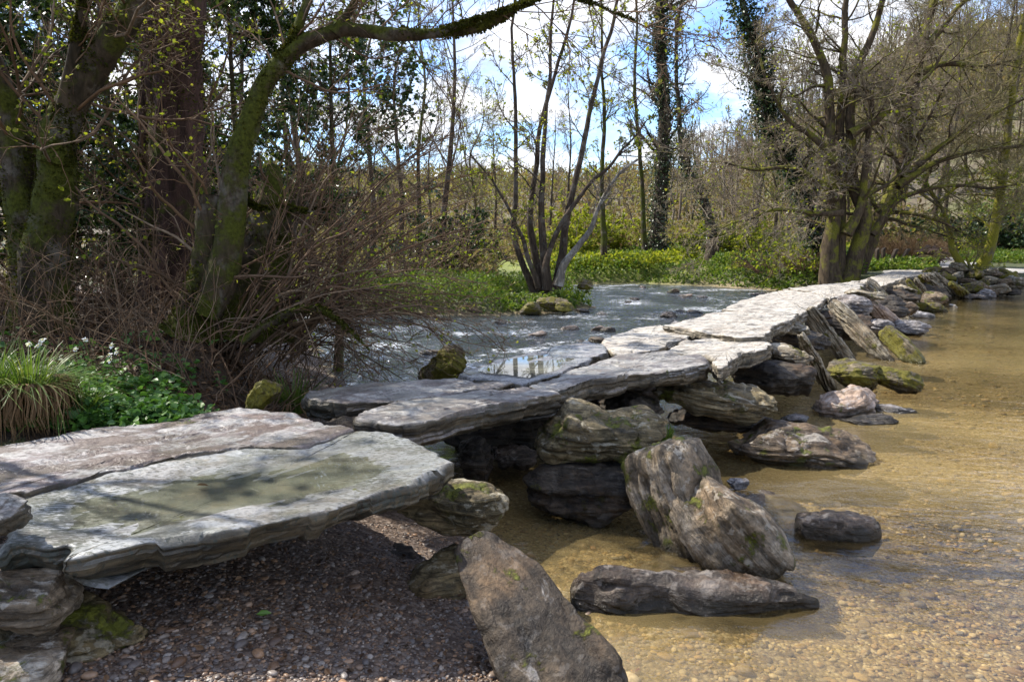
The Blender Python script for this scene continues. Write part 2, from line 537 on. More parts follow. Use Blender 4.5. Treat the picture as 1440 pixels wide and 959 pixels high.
def water_mat():
    m, nt = newmat('clear_brown_river_water')
    geo = nd(nt, 'ShaderNodeNewGeometry')
    v = geo.outputs['Position']
    rf = nd(nt, 'ShaderNodeAttribute', {'attribute_name': 'riffle'}).outputs['Fac']
    n1 = noise(nt, mapping(nt, v, (1.0, 1.6, 1), (0, 0, 0.6)), 3.2, 5, 0.55, 0.4)
    n2 = noise(nt, mapping(nt, v, (1.0, 1.9, 1), (0, 0, 0.5)), 9.0, 6, 0.62, 0.5)
    h = math_(nt, 'ADD', n1, math_(nt, 'MULTIPLY', n2, math_(nt, 'ADD', math_(nt, 'MULTIPLY', rf, 0.7), 0.14)))
    st = math_(nt, 'ADD', math_(nt, 'MULTIPLY', rf, 0.65), 0.15)
    b = nd(nt, 'ShaderNodeBump', None, Strength=st, Distance=0.10, Height=h)
    fr = nd(nt, 'ShaderNodeFresnel', None, IOR=1.33, Normal=b.outputs[0])
    tr = nd(nt, 'ShaderNodeBsdfTransparent', None, Color=mixc(nt, rf, (0.93, 0.865, 0.69), (0.26, 0.31, 0.33)))
    silt_sheen = nd(nt, 'ShaderNodeBsdfDiffuse', None, Color=mixc(nt, rf, (0.36, 0.27, 0.12), (0.07, 0.085, 0.09)))  # silt tint, lightened to stand in for the milky sky reflection
    sm = ramp(nt, noise(nt, v, 0.33, 3, 0.5, 0.3), [(0.38, 0.05), (0.62, 0.36)])
    body = nd(nt, 'ShaderNodeMixShader', None, Fac=sm, i1=tr.outputs[0], i2=silt_sheen.outputs[0])
    gl = nd(nt, 'ShaderNodeBsdfGlossy', None, Color=(1, 1, 1), Roughness=0.03, Normal=b.outputs[0])
    mx = nd(nt, 'ShaderNodeMixShader', None, Fac=math_(nt, 'MULTIPLY', fr.outputs[0], math_(nt, 'ADD', math_(nt, 'MULTIPLY', rf, 0.45), 1.25), True), i1=body.outputs[0], i2=gl.outputs[0])
    # broken white water, with white glints painted in
    fo = noise(nt, mapping(nt, v, (0.8, 2.6, 1), (0, 0, 0.25)), 5.5, 10, 0.75, 0.6)
    fo2 = noise(nt, v, 0.5, 3, 0.5)
    fm = ramp(nt, math_(nt, 'ADD', fo, math_(nt, 'MULTIPLY', math_(nt, 'SUBTRACT', fo2, 0.5), 0.5)), [(0.58, 0.0), (0.65, 1.0)])
    foam_glint = nd(nt, 'ShaderNodeBsdfDiffuse', None, Color=(0.8, 0.83, 0.88))
    mx2 = nd(nt, 'ShaderNodeMixShader', None, Fac=math_(nt, 'MULTIPLY', math_(nt, 'MULTIPLY', fm, rf), 0.7), i1=mx.outputs[0], i2=foam_glint.outputs[0])
    finish(nt, mx2.outputs[0])
    return m


wo = obj('water', mesh('water', Vw, [grid_faces(na, nr, True)], water_mat(), True, {'riffle': (rif * sst(6, 9, r)).ravel()}))
tag(wo, kind='structure')

# ------------------------------------------------------------------ lane
ctr = np.array([(19.6, 34.4), (21.5, 37.5), (24.5, 41), (27.5, 45), (32, 49), (40, 53), (52, 56)], float)
ctr2 = np.array([(23.8, 38.5), (27, 37.2), (31, 34.6), (36, 31.0), (44, 26.5)], float)


def catmull(pts, n):
    pts = np.asarray(pts, float)
    p = np.vstack([2 * pts[0] - pts[1], pts, 2 * pts[-1] - pts[-2]])
    seg = len(pts) - 1
    t = np.linspace(0, seg - 1e-6, n)
    i = np.floor(t).astype(int)
    f = (t - i)[:, None]
    a, b, c, d = p[i], p[i + 1], p[i + 2], p[i + 3]
    return 0.5 * (2 * b + (c - a) * f + (2 * a - 5 * b + 4 * c - d) * f * f + (3 * b - a - 3 * c + d) * f ** 3)


def lane(name, ctr, w0, w1, lift):
    c = catmull(ctr, 60)
    t = norm(np.gradient(c, axis=0))
    nrm = np.stack([t[:, 1], -t[:, 0]], -1)
    wd = np.linspace(w0, w1, 60)[:, None]
    k = np.linspace(-1, 1, 13)
    q = c[:, None, :] + nrm[:, None, :] * (wd * k)[:, :, None]
    q = q + 0.15 * fbm(np.dstack([q, 0 * q[..., :1]]) * 0.8, 4, 3)[..., None] * np.abs(k)[None, :, None]
    zc = terrain(q[..., 0], q[..., 1])
    z = zc * 0.3 + zc.mean(1, keepdims=True) * 0.7
    z = np.maximum(z, zc + 0.0) + lift - 0.05 * np.abs(k) ** 4
    Vv = np.dstack([q, z[..., None]])
    return mesh(name, Vv.reshape(-1, 3), [grid_faces(60, 13)], plain_mat(name + '_tarmac', (0.30, 0.285, 0.265), 0.85, 0.25, 1.5))


tag(obj('road', lane('road', ctr, 1.6, 2.2, 0.05)), kind='structure')
tag(obj('ford_road', lane('ford_road', ctr2, 2.4, 2.6, 0.062)), kind='structure')

# ------------------------------------------------------------------ stones
_cs = {}


def cubesphere(n):
    if n in _cs: return _cs[n]
    u = np.linspace(-1, 1, n + 1)
    A, B = np.meshgrid(u, u, indexing='ij')
    o = np.ones_like(A)
    vs, fs, k = [], [], 0
    for f in range(6):
        s = 1 if f % 2 == 0 else -1
        ax = f // 2
        c = [None] * 3
        c[ax] = o * s
        c[(ax + 1) % 3] = A
        c[(ax + 2) % 3] = B * s
        vs.append(np.stack(c, -1).reshape(-1, 3))
        fs.append(grid_faces(n + 1, n + 1) + k)
        k += (n + 1) ** 2
    Vc = np.vstack(vs)
    key = np.round(Vc * 1e4).astype(np.int64)
    _, idx, inv = np.unique(key, axis=0, return_index=True, return_inverse=True)
    _cs[n] = (Vc[idx], inv.ravel()[np.vstack(fs)])
    return _cs[n]


def stone_mesh(name, size, seed, mat, sq=3.0, cuts=12, strata=0.045, rough=0.06, n=26, dmin=0.62, taper=0.0):
    q, F = cubesphere(n)
    q = np.tan(q * 0.72) / math.tan(0.72)
    d = norm(q)
    p = np.abs(d) ** sq
    q = d * (p.sum(1, keepdims=True)) ** (-1 / sq)
    rg = np.random.default_rng(seed)
    for _ in range(cuts):
        nn = rg.normal(size=3)
        nn /= np.linalg.norm(nn)
        dd = rg.uniform(dmin, 0.98)
        q = q - np.maximum(q @ nn - dd, 0)[:, None] * nn * 0.85
    size = np.asarray(size, float)
    q = q * np.stack([np.ones(len(q)), 1 - taper * 0.5 * (q[:, 0] + 1), 1 - taper * 0.3 * (q[:, 0] + 1)], -1)
    V = q * size / 2
    ms = size.mean()
    nr_ = norm(d / size)
    V = V + nr_ * (fbm(V * (1.6 / ms) + seed * 1.3, seed, 3) * rough * 2.0 * ms)[:, None]
    V = V + nr_ * (fbm(V * (6 / ms) + seed, seed + 5, 3) * rough * 0.5 * ms)[:, None]
    V = V - nr_ * ((1 - np.abs(fbm(V * (3.2 / ms) + seed * 2.1, seed + 15, 3))) ** 6 * rough * 0.8 * ms)[:, None]
    # bedding: thin layers standing proud of one another
    zz = V[:, 2] + 0.12 * ms * fbm(V * (1.2 / ms), seed + 9, 2)
    lay = np.stack([V[:, 0] * 0.8 / ms, V[:, 1] * 0.8 / ms, zz * (9 / max(size[2], 0.12))], -1)
    l = np.round(vnoise(lay, seed + 3) * 2.5) / 2.5 * 0.6 + vnoise(lay * 1.9, seed + 4) * 0.4
    side = 1 - np.abs(nr_[:, 2]) ** 3
    V[:, :2] += (nr_[:, :2] * (l * strata * ms * side)[:, None] * 2)
    return mesh(name, V, [F], mat, True)


STONES = {}


def stone(kind, label, c, size, rot=(0, 0, 0), seed=1, mat='brown', cat='stone', group=None, **kw):
    big = max(size) / max(1.0, float(np.hypot(c[0], c[1])))
    if kind == 'prop_stone': kw.setdefault('dmin', 0.85)
    kw.setdefault('n', 48 if big > 0.16 else 30 if big > 0.06 else 18 if big > 0.02 else 9)
    me = stone_mesh(kind, size, seed, MAT[mat], **kw)
    o = obj(kind, me, None, tuple(c))
    o.rotation_euler = rot
    return tag(o, label, cat, group)


def stone_px(kind, label, x0, y0, x1, y1, d, depth, rot=(0, 0, 0), **kw):
    """a stone that shows as the box x0..x1, y0..y1 of the photograph, d metres out"""
    s = d / FPX
    c = D((x0 + x1) / 2, (y0 + y1) / 2, d)
    # the visible height is made of the stone's height and a little of its top
    el = (0.5 * (y0 + y1) - 345) / FPX
    h = max(0.08, ((y1 - y0) * s - depth * el * 0.4))
    return stone(kind, label, c, ((x1 - x0) * s * 1.04, depth, h * 1.06), rot, **kw)


def bar_stone(kind, label, top, bot, zt, zb, w_px, thick, roll=0.0, ext=1.12, **kw):
    """long stone leaning from its foot (pixel bot, height zb) to its head (pixel top, height zt)"""
    a, b = P(*bot, zb), P(*top, zt)
    ax = b - a
    L = np.linalg.norm(ax)
    ax = ax / L
    mid = (a + b) / 2
    view = norm(mid - np.array([0, 0, CAM_Z]))
    wv = norm(np.cross(ax, view))
    tv = np.cross(ax, wv)
    c_, s_ = math.cos(roll), math.sin(roll)
    w2, t2 = wv * c_ + tv * s_, tv * c_ - wv * s_
    R = Matrix((Vector(ax), Vector(w2), Vector(t2))).transposed()
    w = w_px * np.linalg.norm(mid - np.array([0, 0, CAM_Z])) / FPX
    return stone(kind, label, mid, (L * ext, w, thick), R.to_euler(), **kw)


def slab(label, px, z, thick, mat='slab_dry', seed=1, tilt=(0, 0), group='paving slabs of the clapper bridge', under=0.03, fine=0.022, dish=0.0, gap=0.03):
    w = np.array([P(x, y, z)[:2] for x, y in px])
    c = w.mean(0)
    per = np.linalg.norm(np.roll(w, -1, 0) - w, axis=1)
    # densify with slightly rounded corners
    n = int(np.clip(per.sum() / fine, 70, 300))
    cum = np.concatenate([[0], np.cumsum(per)])
    s = np.linspace(0, cum[-1], n, endpoint=False)
    wl = np.vstack([w, w[:1]])
    p = np.stack([np.interp(s, cum, wl[:, 0]), np.interp(s, cum, wl[:, 1])], -1)
    for _ in range(1):
        p = 0.5 * p + 0.25 * (np.roll(p, 1, 0) + np.roll(p, -1, 0))
    out = norm(p - c)
    tn = norm(np.roll(p, -1, 0) - np.roll(p, 1, 0))
    nm = np.stack([tn[:, 1], -tn[:, 0]], -1)
    nm = nm * np.sign((nm * out).sum(1).mean())
    zz = np.zeros((n, 1))
    p3 = np.hstack([p, zz])
    e = 0.035 * fbm(p3 * 2.2, seed, 3) + 0.016 * fbm(p3 * 11, seed + 1, 3) + 0.045 * np.round(vnoise(p3 * 3.1, seed + 13) * 2.2) / 2.2
    p = p + nm * (e - gap)[:, None]
    size = np.linalg.norm(p - c, axis=1).mean()
    K = int(np.clip(size / (fine * 1.2), 14, 46))
    tt = np.linspace(1, 0, K, endpoint=False) ** 0.85
    Q = c + (p - c)[:, None, :] * tt[None, :, None]
    q3 = np.dstack([Q, np.zeros(Q.shape[:2])])
    de = (1 - tt)[None, :] * np.linalg.norm(p - c, axis=1)[:, None]
    ca, sa = math.cos(0.6), math.sin(0.6)
    qa = np.stack([q3[..., 0] * sa + q3[..., 1] * ca, (q3[..., 0] * ca - q3[..., 1] * sa) * 3.0, q3[..., 2]], -1)
    top = (0.008 if dish else 0.014) * fbm(qa * 1.0, seed + 2, 4) + 0.004 * fbm(qa * 7, seed + 3, 3) - dish * (1 - (de / size - 1).clip(-1, 0) ** 2 * 0) * sst(0.0, 0.6, de / size)
    stp = fbm(qa * 1.5, seed + 4, 3)
    top = top + (0.003 if dish else 0.009) * np.floor(stp * 3.0)          # flakes split off the surface
    edge = 0.10 * (0.6 + fbm(q3 * 2.5, seed + 5, 3))
    top = top - 0.03 * (de < edge * 0.3) * (fbm(q3 * 3, seed + 6, 2) > 0.0) - 0.022 * sst(0.05, 0.0, de) if False else \
        top - 0.03 * (de < edge * 0.3) * (fbm(q3 * 3, seed + 6, 2) > 0.0) - 0.012 * (1 - sst(0.0, 0.03, de))
    top = top + tilt[0] * (Q[..., 0] - c[0]) + tilt[1] * (Q[..., 1] - c[1])
    Vt = np.dstack([Q - c, top])
    M = 12
    v = np.linspace(0, 1, M + 1)[1:]
    arc = p3[:, None, :] * np.array([1, 1, 0]) + np.array([0, 0, 1])[None, None, :] * (v * thick * 14)[None, :, None]
    th = thick * (1 + 0.22 * fbm(p3 * 1.1, seed + 7, 2))[:, None]
    lay = vnoise(arc * np.array([1.6, 1.6, 2.0]), seed + 8)
    of = (0.028 * np.round(lay * 2.5) / 2.5 + 0.013 * fbm(arc * np.array([6, 6, 2.6]), seed + 9, 3)) * sst(0, 0.2, v)[None, :] - under * v[None, :] ** 1.5 - 0.05 * v[None, :] ** 8
    Qs = p[:, None, :] + nm[:, None, :] * of[..., None]
    Vs = np.dstack([Qs - c, top[:, :1] - th * v[None, :]])
    Vall = np.concatenate([Vt[:, ::-1], Vs], 1)      # centre .. rim .. bottom
    m = K + M
    F = grid_faces(n, m, True)
    Vv = Vall.reshape(-1, 3)
    ci, cb = len(Vv), len(Vv) + 1
    Vv = np.vstack([Vv, [[0, 0, Vt[:, -1, 2].mean()]], [[0, 0, Vs[:, -1, 2].mean()]]])
    i = np.arange(n)
    f1 = np.stack([i * m, np.roll(i, -1) * m, np.full(n, ci)], -1)
    f2 = np.stack([i * m + m - 1, np.roll(i, -1) * m + m - 1, np.full(n, cb)], -1)[:, ::-1]
    F = F[:, ::-1]
    if (np.cross(np.roll(p, -1, 0) - c, p - c)).mean() > 0:
        F, f1, f2 = F[:, ::-1], f1[:, ::-1], f2[:, ::-1]
    me = mesh('bridge_slab', Vv, [F, f1, f2], MAT[mat], True)
    sm_ = np.ones(len(me.polygons), bool)
    J = np.tile(np.arange(m - 1), n)
    sm_[:len(J)] = J < K - 1
    me.polygons.foreach_set('use_smooth', sm_)
    o = obj('bridge_slab', me, None, (c[0], c[1], z))
    if dish:
        zp = 1.0
        k = (K * 0.25)
        Qp = (Q - c)[:, ::-1][:, ::3]
        ok = int(Qp.shape[1] * 0.8)
        Qp = Qp[:, :ok]
        ztop = np.dstack([Qp, np.zeros(Qp.shape[:2])])
        ztop[..., 2] = np.median(Vt[:, int(K * 0.55):, 2]) + 0.004
        b_ = obj('puddle', mesh('puddle', np.vstack([ztop.reshape(-1, 3), [[0, 0, ztop[0, 0, 2]]]]), [grid_faces(n, ok, True), np.stack([np.arange(n) * ok, np.roll(np.arange(n), -1) * ok, np.full(n, n * ok)], -1)[:, ::-1]], PUDDLE, False), o)
    return tag(o, label, 'bridge slab', group)


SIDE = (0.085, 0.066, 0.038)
def puddle_mat():
    m, nt = newmat('standing_rain_water')
    geo = nd(nt, 'ShaderNodeNewGeometry')
    fr = nd(nt, 'ShaderNodeFresnel', None, IOR=1.33)
    tr = nd(nt, 'ShaderNodeBsdfTransparent', None, Color=(0.86, 0.87, 0.80))
    df = nd(nt, 'ShaderNodeBsdfDiffuse', None, Color=(0.20, 0.21, 0.175))
    b = nd(nt, 'ShaderNodeMixShader', None, Fac=0.10, i1=tr.outputs[0], i2=df.outputs[0])
    gl = nd(nt, 'ShaderNodeBsdfGlossy', None, Color=(1, 1, 1), Roughness=0.02)
    mx = nd(nt, 'ShaderNodeMixShader', None, Fac=fr.outputs[0], i1=b.outputs[0], i2=gl.outputs[0])
    finish(nt, mx.outputs[0])
    return m


PUDDLE = puddle_mat()
MAT = {
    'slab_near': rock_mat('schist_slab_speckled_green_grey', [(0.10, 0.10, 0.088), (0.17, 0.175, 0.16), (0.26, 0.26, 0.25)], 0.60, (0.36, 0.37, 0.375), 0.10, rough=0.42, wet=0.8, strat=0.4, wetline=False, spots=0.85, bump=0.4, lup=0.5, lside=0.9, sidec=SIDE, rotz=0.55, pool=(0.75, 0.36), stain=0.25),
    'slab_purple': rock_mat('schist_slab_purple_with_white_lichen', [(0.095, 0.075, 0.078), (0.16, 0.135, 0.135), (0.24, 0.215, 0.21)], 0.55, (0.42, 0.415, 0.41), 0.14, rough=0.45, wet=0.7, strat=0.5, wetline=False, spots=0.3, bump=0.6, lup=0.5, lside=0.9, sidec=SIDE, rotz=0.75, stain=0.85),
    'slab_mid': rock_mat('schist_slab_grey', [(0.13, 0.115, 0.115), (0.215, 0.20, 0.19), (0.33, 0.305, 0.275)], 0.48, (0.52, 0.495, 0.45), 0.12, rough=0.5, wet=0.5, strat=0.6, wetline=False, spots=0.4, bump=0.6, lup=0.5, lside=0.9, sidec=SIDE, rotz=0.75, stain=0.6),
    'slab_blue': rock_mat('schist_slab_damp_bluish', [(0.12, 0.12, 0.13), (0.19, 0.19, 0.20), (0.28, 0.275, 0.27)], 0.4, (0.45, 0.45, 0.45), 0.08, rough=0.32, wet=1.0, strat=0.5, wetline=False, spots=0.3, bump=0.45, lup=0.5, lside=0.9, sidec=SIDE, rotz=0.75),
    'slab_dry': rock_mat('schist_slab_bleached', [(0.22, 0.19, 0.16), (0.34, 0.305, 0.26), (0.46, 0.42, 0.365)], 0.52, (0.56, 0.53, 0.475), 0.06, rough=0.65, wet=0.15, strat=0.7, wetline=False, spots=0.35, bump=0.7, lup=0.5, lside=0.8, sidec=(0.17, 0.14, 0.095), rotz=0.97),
    'brown': rock_mat('river_stone_brown', [(0.032, 0.022, 0.014), (0.10, 0.07, 0.042), (0.21, 0.155, 0.10)], 0.30, (0.47, 0.425, 0.36), 0.48, rough=0.55),
    'olive': rock_mat('river_stone_olive', [(0.055, 0.045, 0.022), (0.13, 0.10, 0.05), (0.25, 0.20, 0.115)], 0.36, (0.47, 0.43, 0.33), 0.5),
    'grey': rock_mat('river_stone_grey', [(0.075, 0.07, 0.072), (0.17, 0.155, 0.15), (0.30, 0.275, 0.26)], 0.45, (0.48, 0.46, 0.45), 0.12, rough=0.45),
    'wet': rock_mat('river_stone_wet', [(0.02, 0.015, 0.012), (0.06, 0.046, 0.036), (0.14, 0.11, 0.085)], 0.34, (0.34, 0.30, 0.26), 0.16, rough=0.3),
    'bigrock': rock_mat('river_rock_dark_grained', [(0.018, 0.013, 0.009), (0.046, 0.033, 0.021), (0.10, 0.072, 0.046)], 0.08, (0.42, 0.40, 0.38), 0.42, rough=0.5, strat=0.8),
    'dark': rock_mat('river_stone_shade_darkened', [(0.014, 0.012, 0.009), (0.034, 0.027, 0.02), (0.065, 0.052, 0.038)], 0.12, (0.25, 0.22, 0.18), 0.22, (0.05, 0.045, 0.012), rough=0.6),  # near-black base puts the shade under the deck into the stone colour
    'pink': rock_mat('river_stone_pinkish', [(0.14, 0.09, 0.06), (0.27, 0.195, 0.145), (0.40, 0.32, 0.265)], 0.40, (0.48, 0.45, 0.42), 0.30, rough=0.6, strat=0.5),
    'moss': rock_mat('river_stone_mossy', [(0.055, 0.042, 0.026), (0.12, 0.095, 0.055), (0.2, 0.165, 0.11)], 0.2, (0.4, 0.38, 0.33), 0.85, (0.125, 0.11, 0.012)),
    'lean': rock_mat('schist_prop_stone', [(0.075, 0.06, 0.038), (0.175, 0.145, 0.098), (0.31, 0.27, 0.20)], 0.42, (0.50, 0.47, 0.40), 0.42, (0.09, 0.085, 0.015), strat=1.0, sidec=None),
    'stripe': rock_mat('schist_block_striped', [(0.045, 0.034, 0.022), (0.16, 0.122, 0.08), (0.36, 0.305, 0.235)], 0.36, (0.52, 0.475, 0.395), 0.5, strat=0.85),
}
# ------------------------------------------------------------------ the bridge: deck slabs
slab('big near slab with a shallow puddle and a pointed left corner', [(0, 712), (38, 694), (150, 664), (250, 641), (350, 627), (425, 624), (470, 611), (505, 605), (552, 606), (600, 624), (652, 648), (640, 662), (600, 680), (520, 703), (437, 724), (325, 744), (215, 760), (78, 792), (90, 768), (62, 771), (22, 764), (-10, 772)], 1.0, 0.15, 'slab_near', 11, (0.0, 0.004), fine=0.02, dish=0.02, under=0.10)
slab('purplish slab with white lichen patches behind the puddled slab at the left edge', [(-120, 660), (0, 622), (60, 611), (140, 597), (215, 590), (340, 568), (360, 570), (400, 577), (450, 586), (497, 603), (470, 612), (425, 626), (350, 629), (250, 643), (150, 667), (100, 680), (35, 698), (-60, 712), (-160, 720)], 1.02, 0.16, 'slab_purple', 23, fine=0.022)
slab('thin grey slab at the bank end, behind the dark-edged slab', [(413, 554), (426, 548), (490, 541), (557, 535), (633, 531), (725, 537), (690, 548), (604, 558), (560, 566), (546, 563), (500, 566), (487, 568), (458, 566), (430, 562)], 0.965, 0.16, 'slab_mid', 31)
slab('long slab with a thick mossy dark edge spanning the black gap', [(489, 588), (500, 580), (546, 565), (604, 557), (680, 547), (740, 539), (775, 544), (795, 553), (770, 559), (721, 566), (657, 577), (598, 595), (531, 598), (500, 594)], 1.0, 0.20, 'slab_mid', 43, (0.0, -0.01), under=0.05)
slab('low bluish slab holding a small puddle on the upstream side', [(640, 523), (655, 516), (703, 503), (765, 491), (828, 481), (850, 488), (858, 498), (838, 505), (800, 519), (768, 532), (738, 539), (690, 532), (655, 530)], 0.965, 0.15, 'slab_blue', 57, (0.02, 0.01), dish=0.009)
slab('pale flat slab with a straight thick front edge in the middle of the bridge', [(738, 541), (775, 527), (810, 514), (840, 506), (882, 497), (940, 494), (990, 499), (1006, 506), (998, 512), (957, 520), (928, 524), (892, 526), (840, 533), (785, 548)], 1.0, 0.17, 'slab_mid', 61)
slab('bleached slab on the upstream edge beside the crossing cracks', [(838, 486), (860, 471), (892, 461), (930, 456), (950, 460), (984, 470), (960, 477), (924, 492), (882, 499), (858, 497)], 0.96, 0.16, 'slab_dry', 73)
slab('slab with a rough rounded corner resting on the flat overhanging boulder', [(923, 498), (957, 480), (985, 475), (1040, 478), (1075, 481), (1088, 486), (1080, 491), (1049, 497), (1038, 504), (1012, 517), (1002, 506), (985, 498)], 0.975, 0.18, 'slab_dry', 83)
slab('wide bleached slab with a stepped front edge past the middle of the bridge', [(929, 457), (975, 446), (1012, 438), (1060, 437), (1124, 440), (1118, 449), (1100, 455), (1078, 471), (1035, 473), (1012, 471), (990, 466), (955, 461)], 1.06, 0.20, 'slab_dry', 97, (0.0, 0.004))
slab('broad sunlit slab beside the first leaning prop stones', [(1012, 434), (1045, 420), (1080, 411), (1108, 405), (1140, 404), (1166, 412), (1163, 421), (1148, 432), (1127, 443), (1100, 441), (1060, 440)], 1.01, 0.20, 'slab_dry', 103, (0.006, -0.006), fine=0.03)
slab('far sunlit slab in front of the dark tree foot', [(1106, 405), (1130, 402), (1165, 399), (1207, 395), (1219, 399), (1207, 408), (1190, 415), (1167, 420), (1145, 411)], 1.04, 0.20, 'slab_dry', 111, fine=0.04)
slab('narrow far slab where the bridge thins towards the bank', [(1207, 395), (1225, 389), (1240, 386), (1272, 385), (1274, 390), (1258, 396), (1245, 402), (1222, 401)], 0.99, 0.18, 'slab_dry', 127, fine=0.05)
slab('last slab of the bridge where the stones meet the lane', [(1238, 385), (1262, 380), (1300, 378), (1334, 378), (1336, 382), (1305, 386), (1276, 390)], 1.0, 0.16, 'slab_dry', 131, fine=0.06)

PR, GP, FAR = 'piers under the clapper bridge', 'boulders in the pool beside the bridge', 'prop stones leaning on the bridge'
# ------------------------------------------------------------------ near stones
stone_px('pier_stone', 'rounded olive boulder under the tip of the puddled slab', 560, 666, 716, 770, 4.45, 0.5, (0.05, 0.08, 0.1), seed=5, mat='olive', sq=2.6, cuts=10)
stone_px('pier_stone', 'tan flat stone with white patches below the olive boulder', 545, 762, 738, 872, 4.4, 0.55, (0, 0.06, 0.25), seed=6, mat='olive', sq=3, cuts=9)
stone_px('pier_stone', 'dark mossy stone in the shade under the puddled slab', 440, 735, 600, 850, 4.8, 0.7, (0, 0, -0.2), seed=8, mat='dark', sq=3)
stone_px('pier_stone', 'small arched dark stone at the foot of the tan flat stone', 578, 815, 655, 862, 4.25, 0.3, (0, 0, 0.2), seed=9, mat='wet', sq=2.5)
bar_stone('leaning_boulder', 'big dark leaning rock with white lichen top and moss at the bottom edge', (672, 770), (815, 1010), 0.62, 0.08, 178, 0.36, 0.12, seed=14, mat='bigrock', cat='boulder', sq=4.2, cuts=5, strata=0.02, rough=0.03, dmin=0.72, taper=0.5)
bar_stone('boulder', 'long low ridged stone lying in the brown shallows', (818, 836), (1135, 842), 0.07, 0.01, 58, 0.30, 0.4, 1.08, seed=15, mat='wet', cat='boulder', sq=4, cuts=6, rough=0.035, dmin=0.8)
stone_px('boulder', 'little grey round stone at the end of the long ridged stone', 815, 838, 848, 864, 4.45, 0.14, seed=16, mat='grey', cat='boulder', sq=2.3)
stone('boulder', 'tall upright block with a striped sunlit top by the grass tuft', D(955, 708, 5.35), (1.0, 0.55, 0.60), (0.12, 1.12, -0.75), 37, 'stripe', 'boulder', sq=7, cuts=4, strata=0.05, rough=0.03, dmin=0.84)
bar_stone('boulder', 'striped sloping block propped against the tall upright block', (985, 706), (1062, 788), 0.46, 0.0, 100, 0.58, 1.3, 1.15, seed=18, mat='stripe', cat='boulder', sq=7, cuts=4, strata=0.05, rough=0.03, dmin=0.84)
stone_px('pier_stone', 'pale topped boulder carrying the thick mossy slab edge', 748, 566, 930, 650, 6.1, 0.85, (0.05, 0.06, -0.2), seed=19, mat='olive', sq=3.2, cuts=9)
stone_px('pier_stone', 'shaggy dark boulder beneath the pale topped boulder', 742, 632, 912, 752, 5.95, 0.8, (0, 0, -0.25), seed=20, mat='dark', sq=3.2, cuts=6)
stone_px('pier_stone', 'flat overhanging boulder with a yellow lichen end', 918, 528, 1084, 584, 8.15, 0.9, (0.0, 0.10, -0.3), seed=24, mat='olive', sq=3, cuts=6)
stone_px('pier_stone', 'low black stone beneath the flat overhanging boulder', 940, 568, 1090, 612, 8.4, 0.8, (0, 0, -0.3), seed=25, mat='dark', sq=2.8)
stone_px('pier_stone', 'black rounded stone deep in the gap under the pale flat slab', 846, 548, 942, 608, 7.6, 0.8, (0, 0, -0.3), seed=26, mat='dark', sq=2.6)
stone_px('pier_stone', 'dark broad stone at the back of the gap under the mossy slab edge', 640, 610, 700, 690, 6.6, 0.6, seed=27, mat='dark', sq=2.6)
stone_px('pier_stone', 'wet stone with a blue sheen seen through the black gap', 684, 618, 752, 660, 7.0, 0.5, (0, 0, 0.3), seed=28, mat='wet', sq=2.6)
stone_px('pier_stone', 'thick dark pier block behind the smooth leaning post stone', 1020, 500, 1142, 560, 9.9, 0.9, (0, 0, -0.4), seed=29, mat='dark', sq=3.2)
stone_px('pier_stone', 'pale flat topped pier stone left of the smooth leaning post stone', 1072, 484, 1138, 512, 10.2, 0.7, (0, 0.03, -0.4), seed=30, mat='lean', sq=4)
stone_px('boulder', 'large humped boulder with a mossy right end in the shallows', 1018, 590, 1232, 668, 7.6, 0.95, (0.0, 0.08, -0.1), seed=33, mat='brown', cat='boulder', group=GP, sq=2.8, cuts=9)
stone_px('boulder', 'pinkish boulder with a dark moss bib on its left side', 1143, 548, 1236, 596, 9.6, 0.6, (0.05, -0.1, 0.2), seed=34, mat='pink', cat='boulder', group=GP, sq=2.6)
stone_px('boulder', 'rounded pinkish boulder behind the moss bibbed one', 1172, 536, 1234, 580, 9.95, 0.5, (0, 0.1, 0), seed=35, mat='pink', cat='boulder', group=GP, sq=2.4)
stone_px('boulder', 'shiny wet blue grey stone in front of the pinkish boulder', 1178, 580, 1260, 606, 9.15, 0.4, (0, 0.05, 0.1), seed=36, mat='wet', cat='boulder', group=GP, sq=2.6)
stone_px('boulder', 'flat pointed grey stone right of the pinkish boulder', 1222, 566, 1302, 588, 9.8, 0.45, (0, 0.1, -0.1), seed=38, mat='grey', cat='boulder', group=GP, sq=2.6)
stone_px('boulder', 'small bluish stone behind the large humped boulder', 1096, 581, 1138, 596, 9.0, 0.3, (0, 0, 0.2), seed=39, mat='grey', cat='boulder', group=GP, sq=2.5)
stone_px('boulder', 'tiny wet stone beside the shiny blue grey stone', 1258, 596, 1286, 608, 9.0, 0.2, seed=40, mat='wet', cat='boulder', group=GP, sq=2.5)
stone_px('boulder', 'moss covered boulder under the longest prop stone', 1162, 505, 1244, 546, 11.4, 0.8, (0, 0.05, 0.1), seed=41, mat='moss', cat='boulder', group=GP, sq=2.7)
stone_px('boulder', 'dark mossy wedge right of the moss covered boulder', 1228, 513, 1292, 551, 11.2, 0.6, (0, 0.3, 0.1), seed=42, mat='moss', cat='boulder', group=GP, sq=2.8)
stone_px('boulder', 'smooth dark wedge lapped by water at the golden shelf', 1110, 712, 1236, 782, 5.55, 0.45, (0.05, 0.12, 0.25), seed=45, mat='wet', cat='boulder', group=GP, sq=3, cuts=6, strata=0.01)
stone('boulder', 'pale sunken rock just under water behind the dark wedge', (2.15, 6.1, -0.13), (1.5, 1.1, 0.34), (0.02, 0.06, 0.3), 46, 'pink', 'boulder', GP, sq=2.6)
stone('boulder', 'sunken golden shelf of rock in front of the striped block', (1.35, 4.95, -0.17), (1.1, 0.75, 0.30), (0, 0.05, -0.2), 47, 'pink', 'boulder', GP, sq=2.6)
